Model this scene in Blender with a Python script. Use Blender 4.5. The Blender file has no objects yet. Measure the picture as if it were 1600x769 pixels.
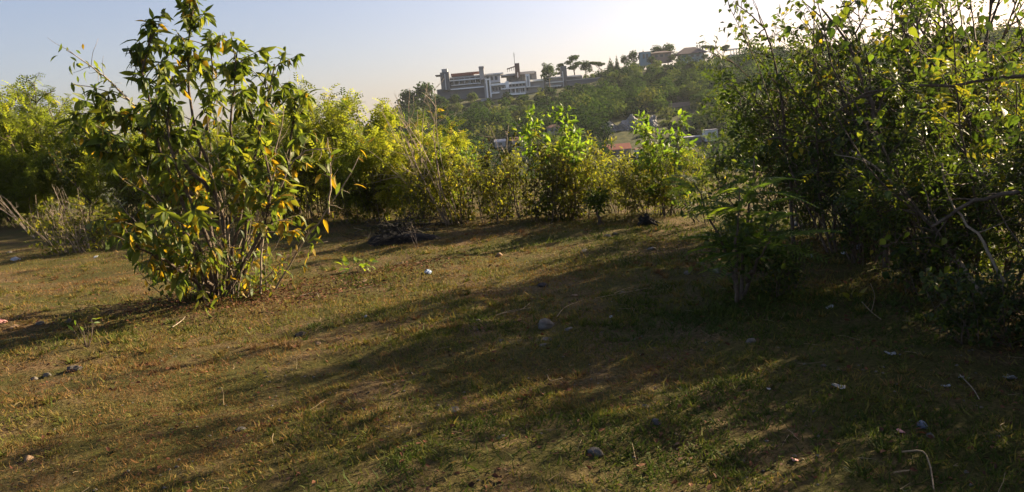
import bpy, math
import numpy as np
from mathutils import Vector, Matrix

# ------------------------------------------------------------------ camera, sky, sun, exposure
SC = bpy.context.scene
COL = SC.collection
F_PX, CX, CY = 1209.0, 800.0, 384.5          # focal length and centre in photograph pixels
PITCH, ROLL, EYE = math.radians(-8.65), math.radians(5.0), 1.6
HAZE = 0.00012                                # density of the haze in the air
SUN_AZ, SUN_EL = math.radians(60.0), math.radians(23.0)     # azimuth clockwise from the view direction

fwd = Vector((0, math.cos(PITCH), math.sin(PITCH)))
up0 = Vector((0, -math.sin(PITCH), math.cos(PITCH)))
rt0 = Vector((1, 0, 0))
cr = rt0 * math.cos(ROLL) - up0 * math.sin(ROLL)
cu = up0 * math.cos(ROLL) + rt0 * math.sin(ROLL)
cam = bpy.data.cameras.new('camera')
camo = bpy.data.objects.new('camera', cam)
COL.objects.link(camo)
cam.sensor_width = 36.0
cam.lens = 36.0 * F_PX / 1600.0
cam.clip_start, cam.clip_end = 0.05, 9000.0
m = Matrix((cr, cu, -fwd)).transposed().to_4x4()
m.translation = Vector((0, 0, EYE))
camo.matrix_world = m
SC.camera = camo

w = bpy.data.worlds.new('World')
SC.world = w
w.use_nodes = True
nt = w.node_tree
sky = nt.nodes.new('ShaderNodeTexSky')
sky.sky_type = 'NISHITA'
sky.sun_disc = False
sky.sun_elevation = SUN_EL
sky.sun_rotation = SUN_AZ
sky.air_density, sky.dust_density, sky.ozone_density = 1.0, 2.4, 3.2
sky.altitude = 0
wb = nt.nodes.new('ShaderNodeMix'); wb.data_type = 'RGBA'; wb.blend_type = 'MULTIPLY'; wb.inputs['Factor'].default_value = 1.0
wb.inputs['B'].default_value = (1.20, .97, .93, 1)              # the camera's warm white balance
nt.links.new(sky.outputs[0], wb.inputs['A'])
nt.links.new(wb.outputs['Result'], nt.nodes['Background'].inputs[0])
nt.nodes['Background'].inputs[1].default_value = 0.050

sun = bpy.data.lights.new('sun', 'SUN')
sun.energy, sun.angle, sun.color = 5.0, math.radians(0.6), (1.0, 0.80, 0.52)
suno = bpy.data.objects.new('sun', sun)
COL.objects.link(suno)
sv = Vector((math.sin(SUN_AZ) * math.cos(SUN_EL), math.cos(SUN_AZ) * math.cos(SUN_EL), math.sin(SUN_EL)))
suno.rotation_euler = sv.to_track_quat('Z', 'Y').to_euler()
suno.location = (60, 35, 50)

SC.view_settings.view_transform = 'Standard'
SC.view_settings.look = 'None'
SC.view_settings.exposure = 1.98
SC.view_settings.gamma = 1.0
SC.view_settings.use_curve_mapping = False
SC.cycles.use_denoising = True
SC.cycles.max_bounces = 7
SC.cycles.diffuse_bounces = 3
SC.cycles.glossy_bounces = 2
SC.cycles.transmission_bounces = 4
SC.cycles.transparent_max_bounces = 8
SC.cycles.volume_bounces = 0
SC.cycles.sample_clamp_indirect = 6.0

# ------------------------------------------------------------------ terrain function and pixel rays
def sstep(a, b, x):
    t = np.clip((x - a) / (b - a), 0, 1)
    return t * t * (3 - 2 * t)

_rp = np.random.default_rng(7).uniform(0, 6.28, (40, 2))
def wnoise(x, y, scale, k=0, n=5):
    """smooth sum-of-sines noise, roughly -1..1"""
    r = 0.0
    for i in range(n):
        a = _rp[(k * 7 + i) % 40, 0] + i * 1.3
        f = (1.0 + 0.55 * i) / scale
        r = r + np.sin((x * math.cos(a) + y * math.sin(a)) * f + _rp[(k * 5 + i * 3) % 40, 1] + 1.1 * np.sin((y * math.cos(a * 1.7) - x * math.sin(a * 1.7)) * f * 0.7))
    return r / (0.62 * n)

AZ_T = np.radians([-180, -60, -30, -16, -11, -9, -7, 0, 5, 11, 17, 25, 35, 50, 75, 110, 180])
TAN_T = np.array([-.03, -.03, -.03, -.03, -.01, .018, .034, .048, .053, .062, .063, .060, .058, .04, .0, -.03, -.03])
def terrain(x, y):
    x = np.asarray(x, float); y = np.asarray(y, float)
    d = np.hypot(x, y) + 1e-6
    az = np.arctan2(x, y)
    near = 0.035 * wnoise(x, y, 1.1, 1) + 0.022 * wnoise(x, y, 0.35, 2) + 0.007 * wnoise(x, y, 0.12, 3)
    s = (y + 0.85 * x - 13.3) / 1.31
    fall = -9.5 * sstep(6.0, 62.0, np.maximum(s, d - 26.0))
    T = np.interp(az, AZ_T, TAN_T)
    zr = EYE + T * 310.0
    hill = (zr + 8.0) * np.interp(d, [0, 105, 135, 285, 310, 420, 900], [0, 0, .06, .93, 1, .96, .2]) * (zr > -8)
    rough = 0.5 * wnoise(x, y, 14.0, 3) * sstep(50, 120, d)
    return near * (1 - sstep(14, 40, d)) + fall + hill + rough

def ray(px, py):
    v = cr * (px - CX) + cu * (CY - py) + fwd * F_PX
    return np.array(v.normalized())

def hit(px, py, dmax=420.0):
    """point of the terrain seen at a photograph pixel"""
    v = ray(px, py); o = np.array((0, 0, EYE))
    t = np.concatenate([np.arange(1, 40, .05), np.arange(40, dmax, .5)])
    p = o + t[:, None] * v
    below = p[:, 2] < terrain(p[:, 0], p[:, 1])
    i = int(np.argmax(below)) if below.any() else len(t) - 1
    return Vector((p[i, 0], p[i, 1], float(terrain(p[i, 0], p[i, 1]))))

def pw(px, py, Y):
    """world point on the ray of a pixel at depth Y"""
    v = ray(px, py)
    return np.array((0, 0, EYE)) + v * (Y / v[1])

def grd(x, y):
    return Vector((x, y, float(terrain(x, y))))

# ------------------------------------------------------------------ mesh helpers
def np_mesh(name, V, faces, tint=None, smooth=False):
    V = np.asarray(V, np.float32)
    me = bpy.data.meshes.new(name)
    me.vertices.add(len(V)); me.vertices.foreach_set('co', V.ravel())
    fs = [np.asarray(f, np.int32) for f in faces if len(f)]
    nl = sum(f.size for f in fs); npoly = sum(len(f) for f in fs)
    me.loops.add(nl); me.polygons.add(npoly)
    me.loops.foreach_set('vertex_index', np.concatenate([f.ravel() for f in fs]))
    tot = np.concatenate([np.full(len(f), f.shape[1], np.int32) for f in fs])
    me.polygons.foreach_set('loop_start', np.concatenate([[0], np.cumsum(tot)[:-1]]).astype(np.int32))
    me.polygons.foreach_set('use_smooth', np.full(npoly, bool(smooth)))
    if tint is not None:
        a = me.attributes.new('tint', 'FLOAT', 'POINT')
        a.data.foreach_set('value', np.asarray(tint, np.float32))
    me.update(calc_edges=True)
    return me

class Geo:
    """collects vertices, triangles and quads with a tint for each vertex"""
    def __init__(s): s.V = []; s.F = {3: [], 4: []}; s.T = []; s.n = 0
    def add(s, V, f3=None, f4=None, tint=0.5):
        V = np.asarray(V, float)
        if f3 is not None and len(f3): s.F[3].append(np.asarray(f3, int) + s.n)
        if f4 is not None and len(f4): s.F[4].append(np.asarray(f4, int) + s.n)
        s.V.append(V); s.T.append(np.broadcast_to(np.asarray(tint, float), (len(V),))); s.n += len(V)
    def tube(s, pts, r0, r1, sides=5, tint=0.5):
        pts = np.asarray(pts, float); n = len(pts)
        tg = np.gradient(pts, axis=0); tg /= np.linalg.norm(tg, axis=1)[:, None] + 1e-9
        ref = np.where(np.abs(tg[:, 2:3]) > .9, np.array([[1., 0, 0]]), np.array([[0, 0, 1.]]))
        a = np.cross(tg, ref); a /= np.linalg.norm(a, axis=1)[:, None] + 1e-9
        b = np.cross(tg, a)
        r = np.linspace(r0, r1, n) if np.isscalar(r1) else np.asarray(r1)
        an = np.arange(sides) * 2 * math.pi / sides
        V = pts[:, None, :] + r[:, None, None] * (np.cos(an)[None, :, None] * a[:, None, :] + np.sin(an)[None, :, None] * b[:, None, :])
        i = np.arange(n - 1)[:, None] * sides; j = np.arange(sides)[None, :]; k = (j + 1) % sides
        q = np.stack([i + j, i + k, i + sides + k, i + sides + j], -1).reshape(-1, 4)
        V = np.concatenate([V.reshape(-1, 3), pts[-1:] + tg[-1:] * r[-1]])
        tipi = n * sides; base = (n - 1) * sides
        f3 = [(base + x, base + (x + 1) % sides, tipi) for x in range(sides)]
        s.add(V, f3, q, tint)
    def leaves(s, tpl, P, D, N, S, tint):
        """copies of a leaf template at P, pointing along D, facing N, of size S"""
        V0, f3, f4 = tpl
        P, D, N = (np.asarray(a, float).reshape(-1, 3) for a in (P, D, N)); n = len(P)
        if n == 0: return
        S = np.broadcast_to(np.asarray(S, float), (n,)); tint = np.broadcast_to(np.asarray(tint, float), (n,))
        D = D / (np.linalg.norm(D, axis=1)[:, None] + 1e-9)
        X = np.cross(D, N); X /= np.linalg.norm(X, axis=1)[:, None] + 1e-9
        Z = np.cross(X, D)
        V = P[:, None] + S[:, None, None] * (V0[None, :, 0:1] * X[:, None] + V0[None, :, 1:2] * D[:, None] + V0[None, :, 2:3] * Z[:, None])
        off = (np.arange(n) * len(V0))[:, None, None]
        s.add(V.reshape(-1, 3), (np.asarray(f3)[None] + off).reshape(-1, 3) if len(f3) else None,
              (np.asarray(f4)[None] + off).reshape(-1, 4) if len(f4) else None, np.repeat(tint, len(V0)))
    def mesh(s, name, smooth=False):
        return np_mesh(name, np.concatenate(s.V), [np.concatenate(s.F[k]) for k in (3, 4) if s.F[k]], np.concatenate(s.T), smooth)

def leaf_tpl(rows, droop=.25, fold=.25):
    """rows of (y, half width): a leaf folded along its midrib"""
    V, f3, f4 = [], [], []
    mid, lf, rg = [], [], []
    for y, wd in rows:
        z = -droop * y * y
        mid.append(len(V)); V.append((0, y, z))
        if wd > 0:
            lf.append(len(V)); V.append((-wd, y - .02, z + fold * wd)); rg.append(len(V)); V.append((wd, y - .02, z + fold * wd))
        else:
            lf.append(None); rg.append(None)
    for i in range(len(rows) - 1):
        for sd, fl in ((lf, 0), (rg, 1)):
            a, b = sd[i], sd[i + 1]
            if a is None and b is None: continue
            if a is None: f = (mid[i], mid[i + 1], b)
            elif b is None: f = (mid[i], mid[i + 1], a)
            else: f = (mid[i], mid[i + 1], b, a)
            f = f if fl == 0 else f[::-1]
            (f4 if len(f) == 4 else f3).append(f)
    return np.array(V, float), np.array(f3, int).reshape(-1, 3), np.array(f4, int).reshape(-1, 4)

ELL = leaf_tpl([(0, 0), (.12, .06), (.35, .17), (.62, .175), (.85, .09), (1, 0)], .42, .35)
ELL2 = leaf_tpl([(0, 0), (.12, .05), (.35, .15), (.62, .16), (.85, .09), (1, 0)], .70, .6)
ELL3 = leaf_tpl([(0, 0), (.15, .08), (.4, .20), (.65, .17), (.88, .07), (1, 0)], .12, .15)
LAN = leaf_tpl([(0, 0), (.3, .13), (.65, .12), (1, 0)], .25, .3)
OVA = leaf_tpl([(0, 0), (.25, .24), (.6, .22), (1, 0)], .18, .3)
HEART = leaf_tpl([(-.06, 0), (-.02, .2), (.16, .40), (.42, .36), (.72, .18), (1, 0)], .22, .22)
RHO = (np.array([(0, 0, 0), (.22, .45, .05), (0, 1, -.1), (-.22, .45, .05)], float), np.zeros((0, 3), int), np.array([(0, 1, 2, 3)]))
CLP = (np.array([(-.5, 0, 0), (.5, .1, .1), (.4, 1, 0), (-.5, .8, -.1)], float), np.zeros((0, 3), int), np.array([(0, 1, 2, 3)]))
TRI = (np.array([(-.04, 0, 0), (.04, 0, 0), (.02, 1, .12)], float), np.array([(0, 1, 2)]), np.zeros((0, 4), int))
BLD = (np.array([(-.05, 0, 0), (.05, 0, 0), (.035, .6, .10), (-.035, .6, .10), (0, 1.0, .38)], float), np.array([(3, 2, 4)]), np.array([(0, 1, 2, 3)]))
def pinnate(pairs=6, wl=.2, ll=.3, ang=60, droop=.3):
    V, q = [], []
    ca, sa = math.cos(math.radians(ang)), math.sin(math.radians(ang))
    for i in range(pairs):
        y = .12 + .86 * i / (pairs - 1); L = ll * (1 - .45 * abs(i / (pairs - 1) - .4))
        for s in (-1, 1):
            k = len(V); dx, dy = s * sa, ca
            z = -droop * y * y
            nx, ny = -dy, dx
            for t, o in ((0, 0), (.5, .5), (1, 0), (.5, -.5)):
                V.append((dx * L * t + nx * o * wl * L, y + dy * L * t + ny * o * wl * L, z - .25 * L * t * t))
            q.append((k, k + 1, k + 2, k + 3))
    return np.array(V, float), np.zeros((0, 3), int), np.array(q)
PIN = pinnate(4, .46, .46, 56, .35)
FROND = pinnate(16, .16, .24, 66, .38)

def unit(v): return v / (np.linalg.norm(v, axis=-1, keepdims=True) + 1e-9)
def walk(rng, p, d, L, n, wob, trop=(0, 0, 0)):
    pts = [np.array(p, float)]; d = unit(np.array(d, float)); trop = np.array(trop, float)
    for i in range(n):
        d = unit(d + rng.normal(0, wob, 3) + trop); pts.append(pts[-1] + d * L / n)
    return np.array(pts), d
def smooth_path(pts, n=10):
    pts = np.asarray(pts, float)
    t = np.concatenate([[0], np.cumsum(np.linalg.norm(np.diff(pts, axis=0), axis=1))]); tt = np.linspace(0, t[-1], n)
    m_ = np.gradient(pts, t, axis=0)
    out = []
    for x in tt:
        i = min(max(int(np.searchsorted(t, x)) - 1, 0), len(t) - 2); h = t[i + 1] - t[i]; u = (x - t[i]) / h
        out.append((2*u**3-3*u*u+1)*pts[i] + (u**3-2*u*u+u)*h*m_[i] + (-2*u**3+3*u*u)*pts[i+1] + (u**3-u*u)*h*m_[i+1])
    return np.array(out)

# ------------------------------------------------------------------ materials
def nmat(name):
    mt = bpy.data.materials.new(name); mt.use_nodes = True
    n = mt.node_tree; return mt, n, n.nodes['Principled BSDF'], n.nodes['Material Output']
def ramp(n, stops):
    r = n.nodes.new('ShaderNodeValToRGB'); e = r.color_ramp.elements
    while len(e) < len(stops): e.new(.5)
    for k, (p, c) in enumerate(stops): e[k].position = p; e[k].color = (*c, 1)
    return r
def leaf_mat(name, stops, trans=.42, gloss=.35, src='tint', vary=.25, tgain=1.5):
    mt, n, p, out = nmat(name)
    oi = n.nodes.new('ShaderNodeObjectInfo')
    if src == 'tint':
        at = n.nodes.new('ShaderNodeAttribute'); at.attribute_name = 'tint'
        ma = n.nodes.new('ShaderNodeMath'); ma.operation = 'MULTIPLY_ADD'; ma.inputs[1].default_value = vary; ma.inputs[2].default_value = -vary / 2
        n.links.new(oi.outputs['Random'], ma.inputs[0])
        ad = n.nodes.new('ShaderNodeMath'); n.links.new(at.outputs['Fac'], ad.inputs[0]); n.links.new(ma.outputs[0], ad.inputs[1]); fac = ad.outputs[0]
    else:
        fac = oi.outputs['Random']
    r = ramp(n, stops); n.links.new(fac, r.inputs[0])
    tex = n.nodes.new('ShaderNodeTexNoise'); tex.inputs['Scale'].default_value = 9.0
    geo = n.nodes.new('ShaderNodeNewGeometry'); n.links.new(geo.outputs['Position'], tex.inputs['Vector'])
    hs = n.nodes.new('ShaderNodeHueSaturation'); n.links.new(r.outputs[0], hs.inputs['Color'])
    mp = n.nodes.new('ShaderNodeMapRange'); mp.inputs['To Min'].default_value = .7; mp.inputs['To Max'].default_value = 1.3
    n.links.new(tex.outputs[0], mp.inputs[0]); n.links.new(mp.outputs[0], hs.inputs['Value'])
    n.links.new(hs.outputs[0], p.inputs['Base Color'])
    p.inputs['Roughness'].default_value = .5; p.inputs['Specular IOR Level'].default_value = gloss
    tr = n.nodes.new('ShaderNodeBsdfTranslucent')
    g = n.nodes.new('ShaderNodeMix'); g.data_type = 'RGBA'; g.blend_type = 'MULTIPLY'; g.inputs['Factor'].default_value = 1
    n.links.new(hs.outputs[0], g.inputs['A']); g.inputs['B'].default_value = (1.25 * tgain, 1.15 * tgain, .55 * tgain, 1)
    n.links.new(g.outputs['Result'], tr.inputs[0])
    mx = n.nodes.new('ShaderNodeMixShader'); mx.inputs[0].default_value = trans
    n.links.new(p.outputs[0], mx.inputs[1]); n.links.new(tr.outputs[0], mx.inputs[2]); n.links.new(mx.outputs[0], out.inputs[0])
    return mt
def plain_mat(name, c0, c1, scale=6.0, rough=.85, bump=.3, spec=.25, detail=5, obj=True, dist=.02):
    mt, n, p, out = nmat(name)
    tc = n.nodes.new('ShaderNodeTexCoord'); t = n.nodes.new('ShaderNodeTexNoise')
    t.inputs['Scale'].default_value = scale; t.inputs['Detail'].default_value = detail; t.inputs['Roughness'].default_value = .65
    n.links.new(tc.outputs['Object' if obj else 'Generated'], t.inputs['Vector'])
    r = ramp(n, [(.32, c0), (.68, c1)]); n.links.new(t.outputs[0], r.inputs[0]); n.links.new(r.outputs[0], p.inputs['Base Color'])
    p.inputs['Roughness'].default_value = rough; p.inputs['Specular IOR Level'].default_value = spec
    if bump:
        b = n.nodes.new('ShaderNodeBump'); b.inputs['Strength'].default_value = bump; b.inputs['Distance'].default_value = dist
        n.links.new(t.outputs[0], b.inputs['Height']); n.links.new(b.outputs[0], p.inputs['Normal'])
    return mt
def tint_mat(name, stops, rough=.8, trans=0.0):
    mt, n, p, out = nmat(name)
    at = n.nodes.new('ShaderNodeAttribute'); at.attribute_name = 'tint'
    r = ramp(n, stops); n.links.new(at.outputs['Fac'], r.inputs[0]); n.links.new(r.outputs[0], p.inputs['Base Color'])
    p.inputs['Roughness'].default_value = rough; p.inputs['Specular IOR Level'].default_value = .2
    if trans:
        tr = n.nodes.new('ShaderNodeBsdfTranslucent'); n.links.new(r.outputs[0], tr.inputs[0])
        mx = n.nodes.new('ShaderNodeMixShader'); mx.inputs[0].default_value = trans
        n.links.new(p.outputs[0], mx.inputs[1]); n.links.new(tr.outputs[0], mx.inputs[2]); n.links.new(mx.outputs[0], out.inputs[0])
    return mt

M = {}
G0, G1, G2, YL, OR = (.022, .045, .010), (.045, .085, .014), (.085, .125, .018), (.30, .22, .015), (.28, .10, .015)
M['broad'] = leaf_mat('broad_leaf', [(0, (.03, .050, .012)), (.45, (.062, .094, .016)), (.86, (.108, .132, .020)), (.93, (.18, .165, .015)), (1, (.22, .15, .014))], .45, .2, tgain=2.0)
M['broad_one'] = leaf_mat('broad_leaf_single', [(0, (.03, .050, .012)), (.45, (.062, .094, .016)), (.9, (.108, .132, .020)), (1, (.16, .16, .015))], .45, .2, src='obj', tgain=2.0)
M['yellow_one'] = leaf_mat('yellow_leaf_single', [(0, (.15, .165, .015)), (.7, (.19, .17, .014)), (1, (.20, .13, .012))], .45, .3, src='obj', tgain=1.3)
M['feather'] = leaf_mat('feathery_leaf', [(0, (.055, .078, .014)), (.4, (.092, .120, .016)), (.75, (.122, .145, .018)), (1, (.17, .16, .020))], .6, .15, vary=.5, tgain=2.2)
M['weed'] = leaf_mat('weed_leaf', [(0, (.045, .032, .012)), (.3, (.045, .060, .012)), (.7, (.105, .122, .016)), (1, (.19, .165, .018))], .55, .2, vary=.25, tgain=1.9)
M['bright'] = leaf_mat('bright_leaf', [(0, (.040, .085, .012)), (.6, (.085, .15, .018)), (1, (.15, .19, .02))], .52, .35, vary=.1, tgain=2.0)
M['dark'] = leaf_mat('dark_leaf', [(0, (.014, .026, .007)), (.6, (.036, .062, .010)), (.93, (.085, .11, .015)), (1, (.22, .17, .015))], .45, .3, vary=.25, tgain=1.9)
M['dark_one'] = leaf_mat('dark_leaf_single', [(0, (.02, .04, .008)), (.6, (.05, .09, .014)), (1, (.12, .15, .018))], .42, .35, src='obj', tgain=1.5)
M['hillleaf'] = leaf_mat('hill_leaf', [(0, (.011, .025, .009)), (.45, (.032, .064, .014)), (.75, (.068, .108, .022)), (1, (.105, .125, .034))], .25, .0, vary=0, tgain=1.4)
M['bark'] = plain_mat('bark', (.045, .032, .022), (.13, .10, .075), 22, .9, .6)
M['palebark'] = plain_mat('pale_bark', (.16, .125, .09), (.34, .28, .21), 18, .9, .5)
M['grass'] = tint_mat('grass_blade', [(0, (.15, .078, .030)), (.3, (.20, .128, .036)), (.5, (.15, .132, .024)), (.75, (.080, .100, .014)), (1, (.040, .062, .009))], .75, .35)  # dark green end also deepens the shade on the right
M['litter'] = tint_mat('dead_leaf', [(0, (.035, .018, .010)), (.4, (.105, .038, .017)), (.7, (.15, .068, .030)), (1, (.20, .14, .08))], .8, .15)
M['stone'] = plain_mat('stone', (.050, .044, .036), (.16, .142, .115), 14, .9, .6)
M['darkstone'] = plain_mat('dark_stone', (.035, .032, .03), (.11, .10, .09), 12, .9, .6)
M['white'] = plain_mat('white_litter', (.22, .235, .26), (.42, .44, .46), 8, .5, .2, .4)
M['paper'] = plain_mat('paper_litter', (.20, .20, .20), (.36, .355, .345), 10, .7, .2, .2)
M['tan'] = plain_mat('tan_litter', (.14, .09, .05), (.30, .20, .12), 10, .8, .3)
M['pink'] = plain_mat('pink_litter', (.36, .15, .14), (.52, .28, .26), 8, .6, .2)
M['blue'] = plain_mat('blue_litter', (.10, .18, .34), (.52, .58, .66), 16, .45, .2, .4)
M['bluegrey'] = plain_mat('blue_grey_litter', (.07, .08, .11), (.20, .22, .26), 12, .5, .2, .4)
M['straw'] = plain_mat('dry_straw', (.15, .11, .06), (.30, .23, .14), 20, .8, .2)
M['char'] = plain_mat('charred_brush', (.006, .006, .006), (.03, .027, .024), 9, .95, .8)

# ground
mt, n, p, out = nmat('ground_soil'); M['ground'] = mt
geo = n.nodes.new('ShaderNodeNewGeometry')
def gnoise(sc, det=6, rough=.6):
    t = n.nodes.new('ShaderNodeTexNoise'); t.inputs['Scale'].default_value = sc; t.inputs['Detail'].default_value = det; t.inputs['Roughness'].default_value = rough
    n.links.new(geo.outputs['Position'], t.inputs['Vector']); return t
def gmix(f, a, b):
    x = n.nodes.new('ShaderNodeMix'); x.data_type = 'RGBA'; n.links.new(f, x.inputs['Factor']); n.links.new(a, x.inputs['A']); n.links.new(b, x.inputs['B']); return x.outputs['Result']
fine = gnoise(38, 8, .7); mid = gnoise(2.6, 5); big = gnoise(.7, 4)
r1 = ramp(n, [(.28, (.022, .013, .007)), (.5, (.100, .064, .030)), (.72, (.21, .155, .085))]); n.links.new(fine.outputs[0], r1.inputs[0])
r2 = ramp(n, [(.25, (.020, .020, .006)), (.5, (.058, .054, .013)), (.75, (.11, .095, .030))]); n.links.new(fine.outputs[0], r2.inputs[0])
ad = n.nodes.new('ShaderNodeMath'); n.links.new(mid.outputs[0], ad.inputs[0]); n.links.new(big.outputs[0], ad.inputs[1])
mr = n.nodes.new('ShaderNodeMapRange'); mr.inputs[1].default_value = .78; mr.inputs[2].default_value = 1.08; n.links.new(ad.outputs[0], mr.inputs[0])
near_c = gmix(mr.outputs[0], r1.outputs[0], r2.outputs[0])
r3 = ramp(n, [(.35, (.030, .040, .014)), (.65, (.085, .085, .035))]); n.links.new(big.outputs[0], r3.inputs[0])
ln = n.nodes.new('ShaderNodeVectorMath'); ln.operation = 'LENGTH'; n.links.new(geo.outputs['Position'], ln.inputs[0])
mr2 = n.nodes.new('ShaderNodeMapRange'); mr2.inputs[1].default_value = 22; mr2.inputs[2].default_value = 50; n.links.new(ln.outputs['Value'], mr2.inputs[0])
n.links.new(gmix(mr2.outputs[0], near_c, r3.outputs[0]), p.inputs['Base Color'])
p.inputs['Roughness'].default_value = .95; p.inputs['Specular IOR Level'].default_value = .1
b = n.nodes.new('ShaderNodeBump'); b.inputs['Strength'].default_value = .9; b.inputs['Distance'].default_value = .03
n.links.new(fine.outputs[0], b.inputs['Height']); n.links.new(b.outputs[0], p.inputs['Normal'])

# ------------------------------------------------------------------ object helpers
def tag(o, label=None, cat=None, group=None, kind=None):
    if label: o['label'] = label
    if cat: o['category'] = cat
    if group: o['group'] = group
    if kind: o['kind'] = kind
    return o
def obj(name, me, mat=None, parent=None, kind=None):
    if mat is not None and not me.materials: me.materials.append(M[mat])
    o = bpy.data.objects.new(name, me); COL.objects.link(o); o.parent = parent
    if kind: o['kind'] = kind
    return o
def empty(name, loc, label, cat, group=None, rz=0, sc=1.0):
    o = bpy.data.objects.new(name, None); COL.objects.link(o)
    o.location = loc; o.rotation_euler = (0, 0, rz)
    o.scale = (sc, sc, sc) if np.isscalar(sc) else sc
    o.empty_display_size = .1
    return tag(o, label, cat, group)

# ------------------------------------------------------------------ ground
rad = np.concatenate([np.geomspace(.4, 40, 300), np.geomspace(42, 2500, 80)])
ang = np.concatenate([np.radians(np.linspace(-46, 46, 330)), np.radians(np.linspace(50, 310, 70))])
A, R = np.meshgrid(ang, rad)
X, Y = R * np.sin(A), R * np.cos(A)
Z = terrain(X, Y)
na, nr = len(ang), len(rad)
V = np.concatenate([np.stack([X, Y, Z], -1).reshape(-1, 3), [[0, 0, float(terrain(0, 0))]]])
i = np.arange(nr - 1)[:, None] * na; j = np.arange(na)[None]; k = (j + 1) % na
quads = np.stack([i + j, i + na + j, i + na + k, i + k], -1).reshape(-1, 4)[:, ::-1]
cen = np.array([(na * nr, x, (x + 1) % na) for x in range(na)])[:, ::-1]
tag(obj('ground', np_mesh('ground', V, [cen, quads], smooth=True), 'ground'), kind='structure')

# ------------------------------------------------------------------ plant generator
def skeleton(rng, g, H, n_stem=6, lean=.35, base_r=.1, nb=6, nt=5, bl=.45, tl=.22, bare=.3, r0=.018, wob=.12, up=.04, sides=5, m=4, roots=None, tint=.5):
    """stems, branches and twigs into g; returns leaf anchors and their twig directions"""
    P, D = [], []
    for s in range(n_stem):
        a = rng.uniform(0, 6.283); o = np.array((math.cos(a), math.sin(a), 0))
        st = roots[s % len(roots)] if roots is not None else o * base_r * rng.uniform(.2, 1)
        pts, d = walk(rng, st - np.array((0, 0, .06)), o * lean * rng.uniform(.3, 1.6) + (0, 0, 1), H * rng.uniform(.72, 1.06), 8, wob, (0, 0, up))
        rr = r0 * rng.uniform(.7, 1.2)
        g.tube(pts, rr, rr * .25, sides, tint)
        for q in range(nb):
            t = rng.uniform(bare, 1.0); x = t * 8; i0 = min(int(x), 7); p0 = pts[i0] + (pts[i0 + 1] - pts[i0]) * (x - i0)
            td = unit(pts[i0 + 1] - pts[i0]); rd = unit(rng.normal(0, 1, 3)); rd[2] = abs(rd[2]) * .5
            bp, bd = walk(rng, p0, td * .55 + rd, bl * H * rng.uniform(.5, 1.1) * (1.15 - .6 * t) / 1, 5, wob * 1.2, (0, 0, .03))
            g.tube(bp, rr * .45, rr * .15, 4, tint)
            for z in range(nt):
                u = rng.uniform(.25, 1); i1 = min(int(u * 5), 4)
                p1 = bp[i1] + (bp[i1 + 1] - bp[i1]) * (u * 5 - i1)
                tp, _ = walk(rng, p1, unit(bp[i1 + 1] - bp[i1]) * .7 + unit(rng.normal(0, 1, 3)) * .8, tl * rng.uniform(.6, 1.3), 3, .15, (0, 0, .02))
                g.tube(tp, rr * .16, rr * .07, 3, tint)
                for e in range(m):
                    v = (e + rng.uniform(.3, 1)) / m * 3; i2 = min(int(v), 2)
                    P.append(tp[i2] + (tp[i2 + 1] - tp[i2]) * (v - i2)); D.append(tp[i2 + 1] - tp[i2])
    return np.array(P), unit(np.array(D))

def foliage(rng, g, P, D, tpl, size, spread=.9, droop=.25, per=1, tint=(.5, .2), mixy=0):
    P = np.repeat(P, per, 0); D = np.repeat(D, per, 0); n_ = len(P)
    d = unit(D * .6 + unit(rng.normal(0, 1, (n_, 3))) * spread + np.array((0, 0, -droop)))
    N = unit(rng.normal(0, .5, (n_, 3)) + np.array((0, 0, 1.)))
    t = np.clip(rng.normal(tint[0], tint[1], n_), 0, .9)
    if mixy: t = np.where(rng.random(n_) < mixy, rng.uniform(.9, 1, n_), t)
    g.leaves(tpl, P, d, N, size * rng.uniform(.6, 1.25, n_), t)

PROTO = {}
def proto(key, seed, mat, tpl, size, per=1, spread=.9, droop=.25, tint=(.5, .2), mixy=0, bark='bark', **kw):
    rng = np.random.default_rng(seed); gs, gl = Geo(), Geo()
    P, D = skeleton(rng, gs, **kw)
    foliage(rng, gl, P, D, tpl, size, spread, droop, per, tint, mixy)
    ms = gs.mesh(key + '_stems', True); ms.materials.append(M[bark])
    ml = gl.mesh(key + '_foliage'); ml.materials.append(M[mat])
    PROTO[key] = (ms, ml)

proto('feather_tall', 1, 'feather', PIN, .165, per=1, tint=(.5, .2), H=2.6, n_stem=10, lean=.28, base_r=.35, nb=9, nt=6, bl=.30, tl=.26, bare=.12, r0=.014, m=6)
proto('feather_wide', 2, 'feather', PIN, .155, per=1, tint=(.52, .2), H=2.0, n_stem=11, lean=.5, base_r=.4, nb=9, nt=6, bl=.34, tl=.24, bare=.06, r0=.012, m=6)
proto('feather_thin', 3, 'feather', PIN, .175, per=1, tint=(.45, .2), H=2.7, n_stem=6, lean=.2, base_r=.25, nb=9, nt=5, bl=.26, tl=.28, bare=.2, r0=.014, m=6, bark='palebark')
proto('weed_stalk', 4, 'weed', OVA, .07, per=1, droop=.5, tint=(.45, .28), H=1.5, n_stem=16, lean=.16, base_r=.5, nb=7, nt=4, bl=.2, tl=.16, bare=.05, r0=.008, m=4)
proto('weed_low', 5, 'weed', OVA, .06, per=1, droop=.3, tint=(.6, .22), H=.85, n_stem=18, lean=.45, base_r=.4, nb=6, nt=4, bl=.3, tl=.14, bare=.05, r0=.006, m=4)
proto('yellow_round', 6, 'weed', LAN, .085, per=1, droop=.1, tint=(.58, .2), H=1.15, n_stem=16, lean=.5, base_r=.25, nb=8, nt=5, bl=.34, tl=.16, bare=.1, r0=.008, m=4)
proto('acacia', 7, 'feather', PIN, .235, per=1, tint=(.4, .2), H=3.9, n_stem=4, lean=.28, base_r=.12, nb=13, nt=9, bl=.38, tl=.36, bare=.38, r0=.045, m=5)
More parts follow.
